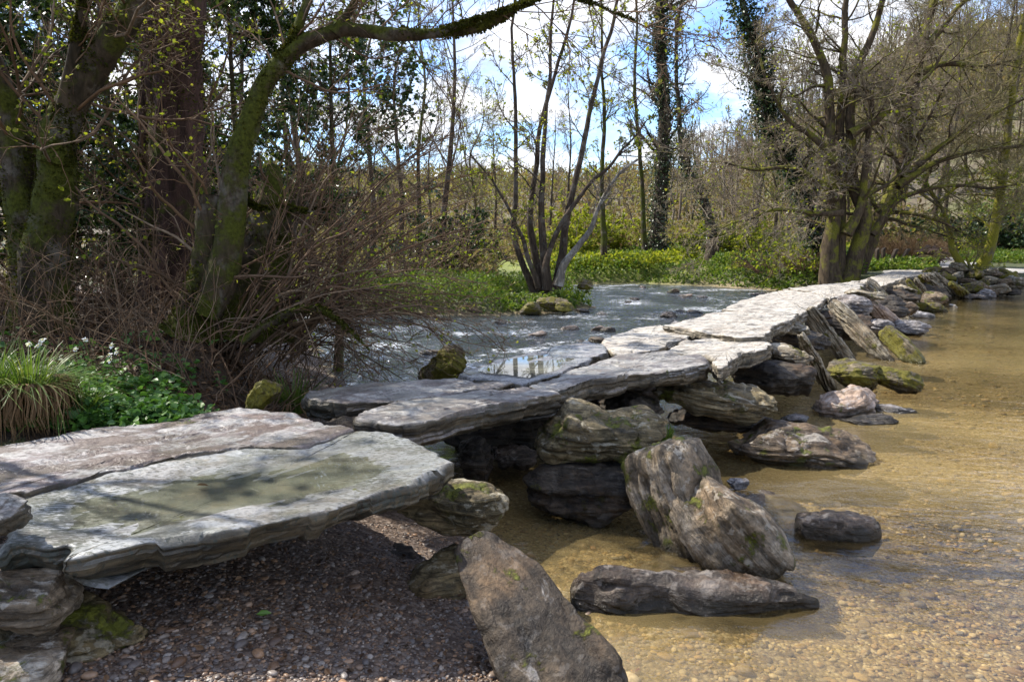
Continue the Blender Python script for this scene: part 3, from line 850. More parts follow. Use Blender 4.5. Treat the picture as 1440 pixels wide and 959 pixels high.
stone_px('boulder', 'small sunlit stone between the gap and the striped block', 1022, 668, 1052, 690, 6.2, 0.25, seed=48, mat='grey', cat='boulder', group=GP, sq=2.4)

stone('pier_stone', 'huge block added to black out the shaded gap under the mossy slab edge', (-0.05, 8.2, 0.35), (1.9, 1.0, 1.0), (0, 0, 0.4), 61, 'dark', group=PR, sq=3)  # this block and the next two are added to fill gaps with shade-dark colour
stone('pier_stone', 'block added as dark shade under the middle of the bridge behind the overhanging boulder', (1.2, 9.2, 0.32), (1.4, 1.0, 1.0), (0, 0, 0.5), 62, 'dark', group=PR, sq=3)
stone('pier_stone', 'block added as dark shade under the rear slab behind the gravel', (-1.4, 5.9, 0.45), (1.3, 0.7, 0.8), (0, 0, 0.2), 63, 'dark', group=PR, sq=3)
# stones on the bank, bottom left
stone_px('bank_stone', 'pale topped flat rock with yellow moss at the bottom left edge', -60, 800, 100, 884, 2.9, 0.42, (0.02, 0.04, 0.1), seed=51, mat='stripe', sq=4, cuts=5, strata=0.05)
stone_px('bank_stone', 'broad mossy flaking rock below the pale topped flat rock', -80, 822, 198, 940, 3.05, 0.6, (0.0, 0.1, -0.1), seed=52, mat='olive', sq=3.4, cuts=7, strata=0.05)
stone_px('bank_stone', 'layered grey rock in the bottom left corner', -90, 888, 92, 1010, 2.7, 0.5, (0, 0.05, 0.1), seed=53, mat='stripe', sq=4, cuts=5, strata=0.05)
stone_px('bank_stone', 'mossy stone under the pointed corner of the puddled slab', -20, 766, 120, 815, 3.3, 0.5, (0, 0.0, 0.3), seed=54, mat='moss', sq=3)
stone_px('bank_stone', 'dark stone in the shade behind the flaking rock', 90, 790, 250, 860, 3.7, 0.6, (0, 0.0, 0.2), seed=55, mat='dark', sq=3)
stone_px('bank_stone', 'layered stone showing between the two near slabs at the left edge', -60, 690, 38, 760, 2.95, 0.4, (0, 0, 0.3), seed=56, mat='slab_mid', sq=4, strata=0.05)
stone_px('bank_stone', 'flat grey stone bedded in the gravel under the tan flat stone', 545, 858, 640, 900, 4.0, 0.35, (0, 0.1, 0.2), seed=58, mat='wet', sq=3)
bar_stone('bank_stone', 'yellow mossy stone standing on the bank by the green plants', (385, 535), (355, 578), 1.22, 0.95, 34, 0.22, 0.3, seed=59, mat='moss', sq=3.5)
bar_stone('boulder', 'mossy brown rock leaning on the upstream side of the bridge', (640, 503), (600, 540), 0.98, 0.55, 46, 0.5, 0.3, 1.3, seed=60, mat='moss', cat='boulder', sq=2.8)

# ------------------------------------------------------------------ leaning prop stones
for lab, top, bot, zt, zb, w, th, roll, mt, sd in [
    ('smooth leaning post stone nearest the camera', (1128, 480), (1168, 548), 0.92, 0.0, 34, 0.26, 0.3, 'lean', 201),
    ('rough lichen streaked prop stone left of the longest one', (1142, 440), (1192, 507), 0.98, 0.02, 40, 0.30, 0.3, 'lean', 202),
    ('longest prop stone with a mossy foot', (1176, 432), (1246, 506), 0.98, 0.0, 44, 0.30, 0.4, 'lean', 203),
    ('stubby dark prop block with moss at the waterline', (1248, 466), (1290, 511), 0.55, 0.0, 46, 0.40, 0.3, 'moss', 204),
    ('rounded pinkish log shaped prop stone', (1226, 429), (1268, 463), 0.75, 0.10, 30, 0.42, 0.4, 'pink', 205),
    ('tall dark prop stone rising above the deck edge', (1226, 399), (1272, 452), 1.05, 0.0, 28, 0.35, 0.4, 'lean', 206),
    ('slim prop stone right of the tall dark one', (1261, 405), (1287, 438), 0.85, 0.05, 14, 0.35, 0.4, 'lean', 207),
    ('brown prop stone beside the flat topped pier', (1277, 396), (1301, 424), 0.9, 0.15, 15, 0.40, 0.4, 'moss', 208),
    ('thin pale prop stone halfway along the far row', (1290, 396), (1309, 420), 0.9, 0.15, 9, 0.35, 0.4, 'lean', 209),
    ('long straight prop stone in the far row', (1303, 391), (1332, 415), 0.98, 0.05, 14, 0.40, 0.4, 'lean', 210),
    ('tallest prop stone of the far row near the forked tree', (1316, 387), (1352, 417), 1.0, 0.0, 15, 0.42, 0.4, 'lean', 211),
    ('broad dark prop stone at the root of the forked tree', (1340, 400), (1362, 418), 0.7, 0.0, 20, 0.5, 0.4, 'moss', 212),
    ('narrow prop stone leaning behind the longest one', (1196, 424), (1236, 470), 0.95, 0.2, 22, 0.35, 0.4, 'lean', 213),
    ('narrow dark prop stone left of the tall dark one', (1212, 408), (1240, 440), 0.95, 0.2, 18, 0.35, 0.4, 'brown', 214),
    ('short prop stone between the slim one and the brown one', (1268, 398), (1290, 428), 0.95, 0.1, 14, 0.35, 0.4, 'lean', 215),
    ('slender far prop stone just left of the tallest of the far row', (1310, 389), (1341, 416), 0.98, 0.02, 11, 0.4, 0.4, 'lean', 216),
    ('far prop stone half hidden by the mossy yellow boulder', (1296, 392), (1319, 418), 0.95, 0.1, 11, 0.4, 0.4, 'moss', 217),
]:
    vw = w * 0.5 * np.hypot(*P(*bot, zb)[:2]) / FPX
    bar_stone('prop_stone', lab, top, bot, zt, zb, th * 680 / np.hypot(*P(*bot, zb)[:2]), vw, 1.25, 1.2, seed=sd, mat=mt, group=FAR, sq=5.5, cuts=4, strata=0.035, rough=0.04)

for lab, x0, y0, x1, y1, d, dp, mt, sd in [
    ('grey rounded pier stone under the broad sunlit slab', 1182, 417, 1222, 448, 17.2, 1.0, 'grey', 221),
    ('white and black stone at the foot of the log shaped prop', 1258, 450, 1302, 472, 18.4, 0.8, 'grey', 222),
    ('grey knob of rock above the stubby dark prop block', 1222, 448, 1252, 470, 16.5, 0.6, 'grey', 223),
    ('wet flat rock in the riffle below the tall dark prop', 1274, 438, 1312, 450, 23.0, 0.8, 'grey', 224),
    ('brown block leaning between the log shaped prop and the slim prop', 1258, 423, 1288, 444, 21.0, 0.8, 'brown', 225),
    ('mossy yellow boulder at the end of the prop row', 1292, 424, 1326, 442, 25.0, 1.0, 'moss', 226),
    ('brown slumped rock behind the mossy yellow boulder', 1298, 412, 1332, 432, 27.0, 1.0, 'brown', 227),
    ('white stone standing alone in the water near the forked tree', 1334, 428, 1346, 436, 26.5, 0.35, 'slab_dry', 228),
    ('pale stone just breaking the surface of the pool', 1316, 443, 1328, 448, 24.0, 0.3, 'slab_dry', 229),
    ('wet grey slab at the foot of the mound', 1352, 412, 1384, 423, 31.0, 1.1, 'wet', 230),
    ('pale wet block on the far water edge', 1376, 407, 1396, 421, 31.5, 0.8, 'grey', 231),
    ('dark flat stone where the mound meets the ford', 1412, 406, 1432, 416, 32.5, 0.9, 'dark', 232),
    ('flat topped pier stone under the far sunlit slab', 1258, 400, 1284, 412, 25.0, 1.1, 'lean', 233),
    ('thin stone wedged under the broad sunlit slab', 1190, 408, 1240, 422, 18.5, 0.9, 'lean', 234),
    ('broken stone packed beneath the stepped slab edge', 1098, 452, 1134, 470, 12.8, 0.8, 'lean', 235),
    ('dark pier block between the two long prop stones', 1088, 462, 1160, 500, 13.2, 1.2, 'dark', 236),
    ('dark pier block behind the longest prop stone', 1150, 432, 1212, 478, 16.0, 1.4, 'dark', 237),
    ('dark pier block behind the tall dark prop stone', 1205, 412, 1262, 448, 19.5, 1.6, 'dark', 238),
    ('dark pier block behind the slim prop stone', 1240, 402, 1290, 430, 24.5, 1.8, 'dark', 239),
    ('dark pier block behind the far row of props', 1275, 396, 1330, 420, 29.5, 2.0, 'dark', 240),
]:
    stone_px('pier_stone' if 'pier' in lab or 'packed' in lab or 'wedged' in lab else 'boulder', lab, x0, y0, x1, y1, d, dp, (0.02, 0.08, rng.uniform(-.5, .5)), seed=sd, mat=mt, group=PR if 'pier' in lab else None, sq=3.0, cuts=8)

# revetment mound under the forked tree: tumbled stones, all alike
bx = [(1330, 392), (1346, 388), (1362, 398), (1380, 400), (1396, 396), (1410, 400), (1372, 386), (1388, 384), (1402, 388), (1416, 392), (1350, 378), (1330, 381), (1368, 408), (1400, 408), (1384, 408), (1414, 384), (1424, 400), (1340, 409), (1310, 381), (1356, 404)]
for k, (px, py) in enumerate(bx):
    d = 34.5 - (py - 380) * 0.07
    s = rng.uniform(0.8, 1.25)
    c = D(px, py, d)
    stone('mound_stone', 'tumbled mossy schist stone in the mound round the forked tree', c, (0.95 * s, 0.7 * s, 0.42 * s), (rng.uniform(-.5, .5), rng.uniform(0.1, .6), rng.uniform(0, 3)), 300 + k, ['moss', 'lean', 'brown'][k % 3], 'stone', 'tumbled stones round the forked tree', n=12, sq=3.4, cuts=6)

# stones standing out of the riffle upstream
protos = [stone_mesh('river_stone', (0.5, 0.36, 0.2), 400 + k, MAT[m_], sq=2.5, cuts=7, n=14) for k, m_ in enumerate(['wet', 'grey', 'brown', 'pink'])]
k = 0
while k < 46:
    px, py = rng.uniform(450, 1130), rng.uniform(400, 500)
    c = P(px, py, 0)
    if float(terrain(c[0], c[1])) > 0.0 or (c[0] + 1.6) * UY - (c[1] - 3.8) * UX > -1.6: continue
    if rng.random() > (0.35 if px < 780 else 1.0): continue
    o = obj('river_stone', protos[int(rng.integers(4))], None, (c[0], c[1], rng.uniform(-0.05, 0.02)))
    s = rng.uniform(0.5, 1.5) * (0.55 + c[1] / 45)
    o.scale = (s, s, s * rng.uniform(0.7, 1.1))
    o.rotation_euler = (rng.uniform(-.2, .2), rng.uniform(-.2, .2), rng.uniform(0, 6))
    tag(o, 'small wet stone breaking the surface of the riffle upstream', 'stone', 'stones in the upstream riffle')
    k += 1
IS = 'mossy rocks at the foot of the wooded spit'
for lab, x0, y0, x1, y1, d in [('moss topped rock at the tip of the wooded spit', 812, 392, 834, 408, 26.5), ('yellow mossed rock in front of the spit plants', 730, 424, 764, 444, 23.6),
                               ('dark mossy rock below the many stemmed alder', 752, 416, 800, 438, 24.0), ('rounded mossy rock right of the dark one', 780, 424, 806, 442, 23.8),
                               ('brown rock at the left foot of the spit', 648, 430, 690, 442, 23.9), ('low mossy cushion in mid stream', 665, 456, 680, 463, 20.5)]:
    stone_px('spit_rock', lab, x0, y0, x1, y1, d, 0.8, (0, 0.1, rng.uniform(-.5, .5)), seed=int(x0), mat='moss' if 'brown' not in lab else 'brown', cat='rock', group=IS, sq=2.6)

# ------------------------------------------------------------------ loose gravel (nobody could count it)
ico_v, ico_f = cubesphere(3)
ico_v = norm(ico_v)


def pebble_cloud(n, region, smin, smax, mat, name):
    pts = region(n)
    n = len(pts)
    z = terrain(pts[:, 0], pts[:, 1])
    sz = pts[:, 2]
    sc = np.stack([sz * rng.uniform(0.8, 1.3, n), sz * rng.uniform(0.6, 1.0, n), sz * rng.uniform(0.3, 0.65, n)], -1)
    a = rng.uniform(0, 6.28, n)
    b = rng.normal(0, 0.25, n)
    v = ico_v[None] * sc[:, None, :] * (1 + 0.22 * vnoise(ico_v[None] * 1.5 + rng.uniform(0, 99, (n, 1, 3)), 5)[..., None])
    ca, sa, cb, sb = np.cos(a)[:, None], np.sin(a)[:, None], np.cos(b)[:, None], np.sin(b)[:, None]
    x, y, zz = v[..., 0], v[..., 1] * cb - v[..., 2] * sb, v[..., 1] * sb + v[..., 2] * cb
    v = np.stack([x * ca - y * sa, x * sa + y * ca, zz], -1) + np.stack([pts[:, 0], pts[:, 1], z + sc[:, 2] * 0.35], -1)[:, None, :]
    f = (ico_f[None] + (np.arange(n) * len(ico_v))[:, None, None]).reshape(-1, 4)
    o = obj(name, mesh(name, v.reshape(-1, 3), [f], mat, True))
    return tag(o, kind='stuff')


def peb_mat(name, cols, rough):
    m, nt = newmat(name)
    geo = nd(nt, 'ShaderNodeNewGeometry')
    c = ramp(nt, geo.outputs['Random Per Island'], [((i + 0.5) / len(cols), k) for i, k in enumerate(cols)])
    n1 = noise(nt, geo.outputs['Position'], 60, 4, 0.6)
    c = mixc(nt, 0.5, c, ramp(nt, n1, [(0.3, 0.25), (0.7, 0.75)]), 'OVERLAY')
    p = nd(nt, 'ShaderNodeBsdfPrincipled', None, Base_Color=c, Roughness=rough)
    finish(nt, p.outputs[0])
    return m


def reg_px(n, px, py, z0, zlo, zhi, sizes, prob, grow=0.0):
    z = np.full(len(px), z0)
    for _ in range(4):
        c = np.array([P(a, b, k) for a, b, k in zip(px, py, z)])
        z = terrain(c[:, 0], c[:, 1])
    ok = (z > zlo) & (z < zhi)
    c = c[ok][:n]
    s = rng.choice(sizes, len(c), p=prob) * rng.uniform(0.8, 1.2, len(c)) * (1 + grow * c[:, 1])
    return np.stack([c[:, 0], c[:, 1], s], -1)


def reg_gravel(n):
    m = int(n * 1.5)
    return reg_px(n, rng.uniform(-60, 900, m), rng.uniform(735, 1000, m), 0.25, -0.12, 9, [0.005, 0.008, 0.012, 0.019, 0.034], [.40, .36, .18, .055, .005])


gm = peb_mat('mixed_river_gravel', [(0.10, 0.055, 0.03), (0.16, 0.095, 0.055), (0.06, 0.042, 0.032), (0.14, 0.115, 0.10), (0.20, 0.12, 0.066), (0.08, 0.068, 0.062), (0.20, 0.17, 0.145), (0.045, 0.028, 0.02), (0.09, 0.055, 0.036), (0.30, 0.26, 0.22), (0.26, 0.15, 0.08)], 0.45)
tag(pebble_cloud(18000, reg_gravel, 0, 0, gm, 'gravel'), 'loose brown and grey gravel under the near slab', None)


def reg_bed(n):
    m = int(n * 1.6)
    return reg_px(n, rng.uniform(760, 1480, m), 460 + 540 * rng.random(m) ** 1.3, -0.25, -9, 0.0, [0.006, 0.010, 0.016, 0.03], [.4, .42, .17, .01], 0.12)


bm_ = peb_mat('golden_river_bed_pebbles', [(0.12, 0.075, 0.035), (0.25, 0.17, 0.075), (0.34, 0.25, 0.12), (0.19, 0.15, 0.10), (0.46, 0.38, 0.24), (0.08, 0.06, 0.04), (0.30, 0.20, 0.085), (0.20, 0.185, 0.165)], 0.7)
tag(pebble_cloud(9000, reg_bed, 0, 0, bm_, 'river_bed_pebbles'), 'golden brown pebbles on the bed of the clear pool', None)
# ------------------------------------------------------------------ vegetation tools
def grow(Pp, Rp, n, t0, t1, length, ang, seg, wig, up, rf, tip=0.25, lrel=True, rmin=0.004, tpow=1.0, flat=0.0):
    """children of polylines Pp (N,m,3): n each, started between t0 and t1"""
    N, m = Pp.shape[:2]
    K = N * n
    par = np.repeat(np.arange(N), n)
    t = t0 + (t1 - t0) * rng.random(K) ** tpow
    f = t * (m - 1)
    i = np.minimum(f.astype(int), m - 2)
    ff = (f - i)[:, None]
    a, b = Pp[par, i], Pp[par, i + 1]
    pos = a + (b - a) * ff
    d = norm(b - a)
    r0 = Rp[par, i] * (1 - ff[:, 0]) + Rp[par, i + 1] * ff[:, 0]
    q = rng.normal(size=(K, 3))
    q[:, 2] *= (1 - flat)
    q = norm(q - (q * d).sum(1, keepdims=True) * d)
    th = np.radians(rng.uniform(ang[0], ang[1], K))[:, None]
    dr = norm(np.cos(th) * d + np.sin(th) * q)
    plen = np.linalg.norm(np.diff(Pp, axis=1), axis=2).sum(1)[par]
    L = length * rng.uniform(0.6, 1.25, K)
    if lrel: L = L * plen * (1 - 0.55 * t)
    out = np.empty((K, seg + 1, 3))
    out[:, 0] = pos
    for s in range(seg):
        dr = norm(dr + wig * rng.normal(size=(K, 3)) + np.array([0, 0, up]))
        pos = pos + dr * (L / seg)[:, None]
        out[:, s + 1] = pos
    rr = np.maximum(np.minimum(r0 * rf * rng.uniform(0.7, 1.1, K), r0 * 0.95), rmin)
    R = rr[:, None] * (1 - (1 - tip) * np.linspace(0, 1, seg + 1))[None]
    return out, np.maximum(R, rmin * 0.6)


def tubes(bag, Pp, R, k=4, rough=0.0, seed=0):
    N, m = Pp.shape[:2]
    t = norm(np.gradient(Pp, axis=1))
    md = np.abs(norm(Pp[:, -1] - Pp[:, 0]))
    ref = np.eye(3)[np.argmin(md, axis=1)][:, None, :]
    n1 = norm(np.cross(t, ref))
    n2 = np.cross(t, n1)
    a = np.linspace(0, 2 * math.pi, k, endpoint=False)
    rad = R[:, :, None, None] * (np.cos(a)[None, None, :, None] * n1[:, :, None] + np.sin(a)[None, None, :, None] * n2[:, :, None])
    V = Pp[:, :, None, :] + rad
    if rough:
        f = 1 + rough * fbm(V * np.array([4.0, 4.0, 1.3]), seed, 3)[..., None] + 0.5 * rough * fbm(V * np.array([11.0, 11.0, 4]), seed + 3, 3)[..., None]
        V = Pp[:, :, None, :] + rad * f
    i = np.arange(m - 1)
    j = np.arange(k)
    I, J = np.meshgrid(i, j, indexing='ij')
    J2 = (J + 1) % k
    f = np.stack([I * k + J, I * k + J2, (I + 1) * k + J2, (I + 1) * k + J], -1).reshape(-1, 4)
    F = (f[None] + (np.arange(N) * m * k)[:, None, None]).reshape(-1, 4)
    bag.add(V.reshape(-1, 3), [F])


def leaves(bag, pos, dr, L, W, fold=0.25, jit=0.5):
    """each leaf two faces folded at the midrib"""
    K = len(pos)
    d = norm(dr + jit * rng.normal(size=(K, 3)))
    s = norm(np.cross(d, rng.normal(size=(K, 3)) * 0.6 + np.array([0, 0, 1.0])))
    n = np.cross(s, d)
    L = (np.asarray(L) * rng.uniform(0.65, 1.25, K))[:, None]
    W = L * W
    b, tip = pos, pos + d * L - n * L * 0.12
    V = np.stack([b, b + d * L * .35 + s * W + n * W * fold, b + d * L * .72 + s * W * .75 + n * W * fold * .6, tip,
                  b + d * L * .72 - s * W * .75 + n * W * fold * .6, b + d * L * .35 - s * W + n * W * fold], 1)
    o = np.arange(K)[:, None] * 6
    bag.add(V.reshape(-1, 3), [np.vstack([o + np.array([0, 1, 2, 3]), o + np.array([0, 3, 4, 5])])])


def along(Pp, n, t0=0.2, t1=1.0):
    N, m = Pp.shape[:2]
    par = rng.integers(0, N, n)
    f = rng.uniform(t0, t1, n) * (m - 1)
    i = np.minimum(f.astype(int), m - 2)
    ff = (f - i)[:, None]
    a, b = Pp[par, i], Pp[par, i + 1]
    return a + (b - a) * ff, norm(b - a)


def blades(bag, base, L, lean, W=0.006, seg=4, droop=0.6, hang=False):
    """grass blades: base (K,3), lean (K,2)"""
    K = len(base)
    t = np.linspace(0, 1, seg + 1)
    L = np.asarray(L) * rng.uniform(0.6, 1.2, K)
    out = base[:, None, :] + np.concatenate([lean[:, None, :] * (t ** 1.6)[None, :, None], np.zeros((K, seg + 1, 1))], -1) * L[:, None, None]
    h = t[None] - droop * (np.linalg.norm(lean, axis=1)[:, None]) * t[None] ** 2.4
    out[..., 2] += h * L[:, None]
    if hang:
        out = base[:, None, :] + np.concatenate([lean[:, None, :] * (1 - (1 - t[None, :, None]) ** 2) * 0.8, np.zeros((K, seg + 1, 1))], -1) * L[:, None, None]
        out[..., 2] += L[:, None] * (0.55 * t * (1 - t) - 0.8 * t ** 1.7)[None]
        out = out + 0.02 * vnoise(out * 9, 4)[..., None]
    sd = norm(np.stack([-lean[:, 1], lean[:, 0], 0 * lean[:, 0]], -1) + 1e-3 * rng.normal(size=(K, 3)))
    wd = W * (1 - t ** 2 * 0.92)
    wk = rng.uniform(0.6, 1.3, K)
    l = out + sd[:, None] * wd[None, :, None] * wk[:, None, None]
    r = out - sd[:, None] * wd[None, :, None] * wk[:, None, None]
    V = np.stack([l, r], 2).reshape(K, -1, 3)
    i = np.arange(seg) * 2
    f = np.stack([i, i + 1, i + 3, i + 2], -1)
    bag.add(V.reshape(-1, 3), [(f[None] + (np.arange(K) * 2 * (seg + 1))[:, None, None]).reshape(-1, 4)])


def stems(traces, m=28, wob=0.0):
    """traces: list of (points, r0, r1) -> arrays"""
    Ps, Rs = [], []
    for pts, r0, r1 in traces:
        c = catmull(np.array(pts), m)
        if wob:
            c = c + wob * np.stack([vnoise(c * 1.1 + k * 31, 40 + k) for k in range(3)], -1) * np.linspace(0, 1, m)[:, None]
        Ps.append(c)
        Rs.append(r0 + (r1 - r0) * np.linspace(0, 1, m) ** 0.8)
    return np.array(Ps), np.array(Rs)


def flare(R, amt=0.5, pow_=6):
    m = R.shape[1]
    return R * (1 + amt * (1 - np.linspace(0, 1, m)) ** pow_)[None]


def local(Vb, org):
    return Vb - org


def part(bag, name, mat, root, smooth=True):
    if not bag.V: return None
    V = np.concatenate(bag.V) - np.array(root.location)
    q = [f for f in bag.F if f.shape[1] == 4]
    t = [f for f in bag.F if f.shape[1] == 3]
    fs = ([np.concatenate(q)] if q else []) + ([np.concatenate(t)] if t else [])
    return obj(name, mesh(name, V, fs, mat, smooth), root)


def copy_tree(o, loc, rz, sc, label=None, group=None):
    r = o.copy()
    COL.objects.link(r)
    r.location = loc
    r.rotation_euler = (0, 0, rz)
    r.scale = (sc, sc, sc)
    if label: r['label'] = label
    if group: r['group'] = group
    for ch in o.children:
        c = ch.copy()
        COL.objects.link(c)
        c.parent = r
    return r


B_MOSS = bark_mat('mossy_bark', (0.022, 0.017, 0.010), (0.075, 0.055, 0.035), 0.72, (0.055, 0.062, 0.008), pale=0.25)
B_RED = bark_mat('mossy_reddish_bark', (0.022, 0.013, 0.010), (0.09, 0.052, 0.040), 0.55, (0.05, 0.06, 0.008))
B_DARK = bark_mat('dark_alder_bark', (0.022, 0.016, 0.011), (0.085, 0.062, 0.044), 0.36, (0.08, 0.085, 0.015), pale=0.15)
B_PALE = bark_mat('pale_lichened_bark', (0.07, 0.06, 0.05), (0.20, 0.18, 0.15), 0.22, (0.10, 0.11, 0.02), pale=0.7)
B_OAK = bark_mat('mossy_oak_bark', (0.030, 0.021, 0.013), (0.095, 0.070, 0.044), 0.62, (0.125, 0.12, 0.018))
B_GOLD = bark_mat('bright_mossy_limb_bark', (0.06, 0.05, 0.03), (0.16, 0.14, 0.085), 0.85, (0.16, 0.15, 0.018))
B_TWIG = twig_mat('grey_brown_twigs', [(0.10, 0.075, 0.055), (0.17, 0.13, 0.095), (0.22, 0.18, 0.14), (0.14, 0.10, 0.07), (0.19, 0.17, 0.10)])
B_TWIGO = twig_mat('sunlit_oak_twigs', [(0.20, 0.155, 0.11), (0.26, 0.21, 0.155), (0.21, 0.185, 0.09), (0.16, 0.12, 0.08), (0.30, 0.25, 0.19)])  # paler twig copy with sunlight put into its colour
B_TWIGR = twig_mat('reddish_brown_twigs', [(0.07, 0.045, 0.028), (0.15, 0.092, 0.055), (0.10, 0.06, 0.036), (0.21, 0.155, 0.105), (0.13, 0.075, 0.04)])
B_TWIGY = twig_mat('mossy_yellow_twigs', [(0.17, 0.145, 0.065), (0.13, 0.105, 0.06), (0.21, 0.19, 0.07), (0.16, 0.13, 0.09)])
L_HOLLY = leaf_mat('glossy_holly_leaf', [(0.016, 0.034, 0.013), (0.03, 0.06, 0.018), (0.05, 0.09, 0.02), (0.10, 0.15, 0.028), (0.035, 0.065, 0.026)], 0.3, 0.26, 0.6)
L_IVY = leaf_mat('ivy_leaf', [(0.012, 0.026, 0.010), (0.024, 0.05, 0.016), (0.045, 0.08, 0.025), (0.07, 0.10, 0.035)], 0.2, 0.35, 0.5)
L_SPRING = leaf_mat('young_spring_leaf', [(0.22, 0.26, 0.02), (0.29, 0.32, 0.03), (0.16, 0.22, 0.025), (0.36, 0.35, 0.05)], 0.6, 0.5, 0.3)
L_HERB = leaf_mat('fresh_green_herb_leaf', [(0.045, 0.12, 0.022), (0.075, 0.18, 0.03), (0.12, 0.23, 0.04), (0.06, 0.14, 0.04)], 0.35, 0.45, 0.4)
L_BANK = leaf_mat('bright_bank_herbs', [(0.09, 0.16, 0.016), (0.15, 0.21, 0.022), (0.05, 0.11, 0.016), (0.20, 0.24, 0.03), (0.13, 0.17, 0.035)], 0.45, 0.5, 0.3)
L_GRASS = leaf_mat('green_sedge_blade', [(0.05, 0.10, 0.015), (0.085, 0.15, 0.022), (0.12, 0.19, 0.03), (0.16, 0.19, 0.05)], 0.4, 0.45, 0.4)
L_DEAD = leaf_mat('dead_straw_blade', [(0.16, 0.095, 0.045), (0.24, 0.15, 0.075), (0.10, 0.06, 0.03), (0.32, 0.22, 0.12)], 0.3, 0.7, 0.2)
L_LITTER = leaf_mat('dead_brown_leaf', [(0.045, 0.024, 0.012), (0.09, 0.05, 0.026), (0.14, 0.08, 0.042), (0.20, 0.13, 0.075), (0.03, 0.018, 0.010)], 0.1, 0.7, 0.2)
L_SCRUB = leaf_mat('brown_scrub_leaf', [(0.13, 0.095, 0.055), (0.20, 0.145, 0.08), (0.24, 0.19, 0.11), (0.17, 0.16, 0.045), (0.22, 0.22, 0.045)], 0.5, 0.7, 0.2)
L_MOSS = leaf_mat('moss_frond', [(0.035, 0.045, 0.006), (0.06, 0.065, 0.009), (0.085, 0.085, 0.012), (0.03, 0.03, 0.008)], 0.3, 0.8, 0.1)


def zt(x, y):
    return float(terrain(x, y))


def gpx(px, d):
    """ground point under picture column px at depth d"""
    x = ray(px, 345)[0] / ray(px, 345)[1] * d
    return np.array([x, d, zt(x, d)])


def px_trace(pts, d, dd=None):
    return [D(x, y, d if dd is None else d + dd[i]) for i, (x, y) in enumerate(pts)]


# ------------------------------------------------------------------ bare tree kinds for the wood
def bare_tree(name, label, loc, height, r, mats, dens=1.0, lean=(0, 0), ivy=0, leafy=0, group=None, low=0.25, spread=0.30, up=0.10, thick=1.0):
    root = thing(name, loc, label, 'tree', group)
    o = np.array(loc, float)
    pts = [o + np.array([lean[0] * t ** 1.5, lean[1] * t ** 1.5, height * t - 0.3 * (t == 0)]) + np.array([*(rng.normal(size=2) * 0.02 * height * (0 < t < 1)), 0]) for t in np.linspace(0, 1, 6)]
    Pt, Rt = stems([(pts, r, r * 0.12)], 26)
    b = Bag()
    tubes(b, Pt, flare(Rt, 0.4), 9, 0.14, 3)
    part(b, 'trunk', mats[0], root)
    P1, R1 = grow(Pt, Rt, int(26 * dens), low, 0.99, spread, (30, 68), 8, 0.10, up, 0.42, 0.2, rmin=0.012 * thick)
    P2, R2 = grow(P1, R1, 8, 0.2, 1.0, 0.42, (25, 60), 5, 0.13, up * 0.7, 0.5, 0.3, rmin=0.008 * thick)
    P3, R3 = grow(P2, R2, 6, 0.15, 1.0, 0.5, (20, 60), 4, 0.16, up * 0.5, 0.6, 0.4, rmin=0.0055 * thick)
    P4, R4 = grow(P3, R3, 3, 0.2, 1.0, 0.55, (20, 60), 3, 0.18, 0.03, 0.7, 0.5, rmin=0.0045 * thick)
    b = Bag()
    tubes(b, P1, R1, 6, 0.08)
    tubes(b, P2, R2, 4)
    tubes(b, P3, R3, 3)
    tubes(b, P4, R4, 3)
    part(b, 'crown', mats[1], root)
    if ivy:
        b = Bag()
        n = ivy
        ps, ds = along(Pt, n, 0.0, 0.8)
        q = rng.normal(size=(n, 3)) * np.array([1, 1, 0.4])
        q = norm(q)
        ps = ps + q * (r * 0.75 + rng.gamma(2.0, 0.11, n) * (0.7 + 0.6 * vnoise(ps * 0.6, 3)))[:, None]
        leaves(b, ps, q + np.array([0, 0, -0.4]), 0.17, 0.5)
        part(b, 'ivy_cover', L_IVY, root)
    if leafy:
        b = Bag()
        ps, ds = along(P3, leafy, 0.3, 1.0)
        leaves(b, ps, ds, 0.13, 0.4)
        part(b, 'young_leaves', L_SPRING, root)
    return root, (Pt, P1, P2, P3)


def shrub(name, label, cat, loc, h, w, nst, mat, lmat, nleaf, ls, group=None, rmin=0.006, wig=0.14, up=0.0, lv=3):
    root = thing(name, loc, label, cat, group)
    o = np.array(loc, float)
    a = rng.uniform(0, 6.28, nst)
    rr = rng.uniform(0, 1, nst) ** 0.6
    st = o + np.stack([np.cos(a) * rr * w * 0.3, np.sin(a) * rr * w * 0.3, 0 * a - 0.05], -1)
    dr = norm(np.stack([np.cos(a) * rr * w * 0.8, np.sin(a) * rr * w * 0.8, h * np.ones(nst)], -1))
    p = st.copy()
    out = [p]
    for s in range(7):
        dr = norm(dr + wig * rng.normal(size=dr.shape) + np.array([0, 0, -0.05]))
        p = p + dr * h / 6.5 * rng.uniform(0.6, 1.2, (nst, 1))
        out.append(p)
    P0 = np.stack(out, 1)
    R0 = np.linspace(1, 0.35, 8)[None] * rng.uniform(0.8, 1.5, (nst, 1)) * rmin * 2.2
    P1, R1 = grow(P0, R0, 7, 0.15, 1, 0.42, (25, 70), 5, 0.16, up, 0.6, 0.4, rmin=rmin)
    P2, R2 = grow(P1, R1, 5, 0.15, 1, 0.5, (25, 70), 3, 0.2, up, 0.7, 0.5, rmin=rmin * 0.8)
    b = Bag()
    tubes(b, P0, R0, 4)
    tubes(b, P1, R1, 3)
    tubes(b, P2, R2, 3)
    part(b, 'stems', mat, root)
    if nleaf:
        b = Bag()
        ps, ds = along(P2, nleaf, 0.1, 1.0)
        leaves(b, ps + rng.normal(size=ps.shape) * 0.03, ds, ls, 0.42)
        part(b, 'foliage', lmat, root)
    return root


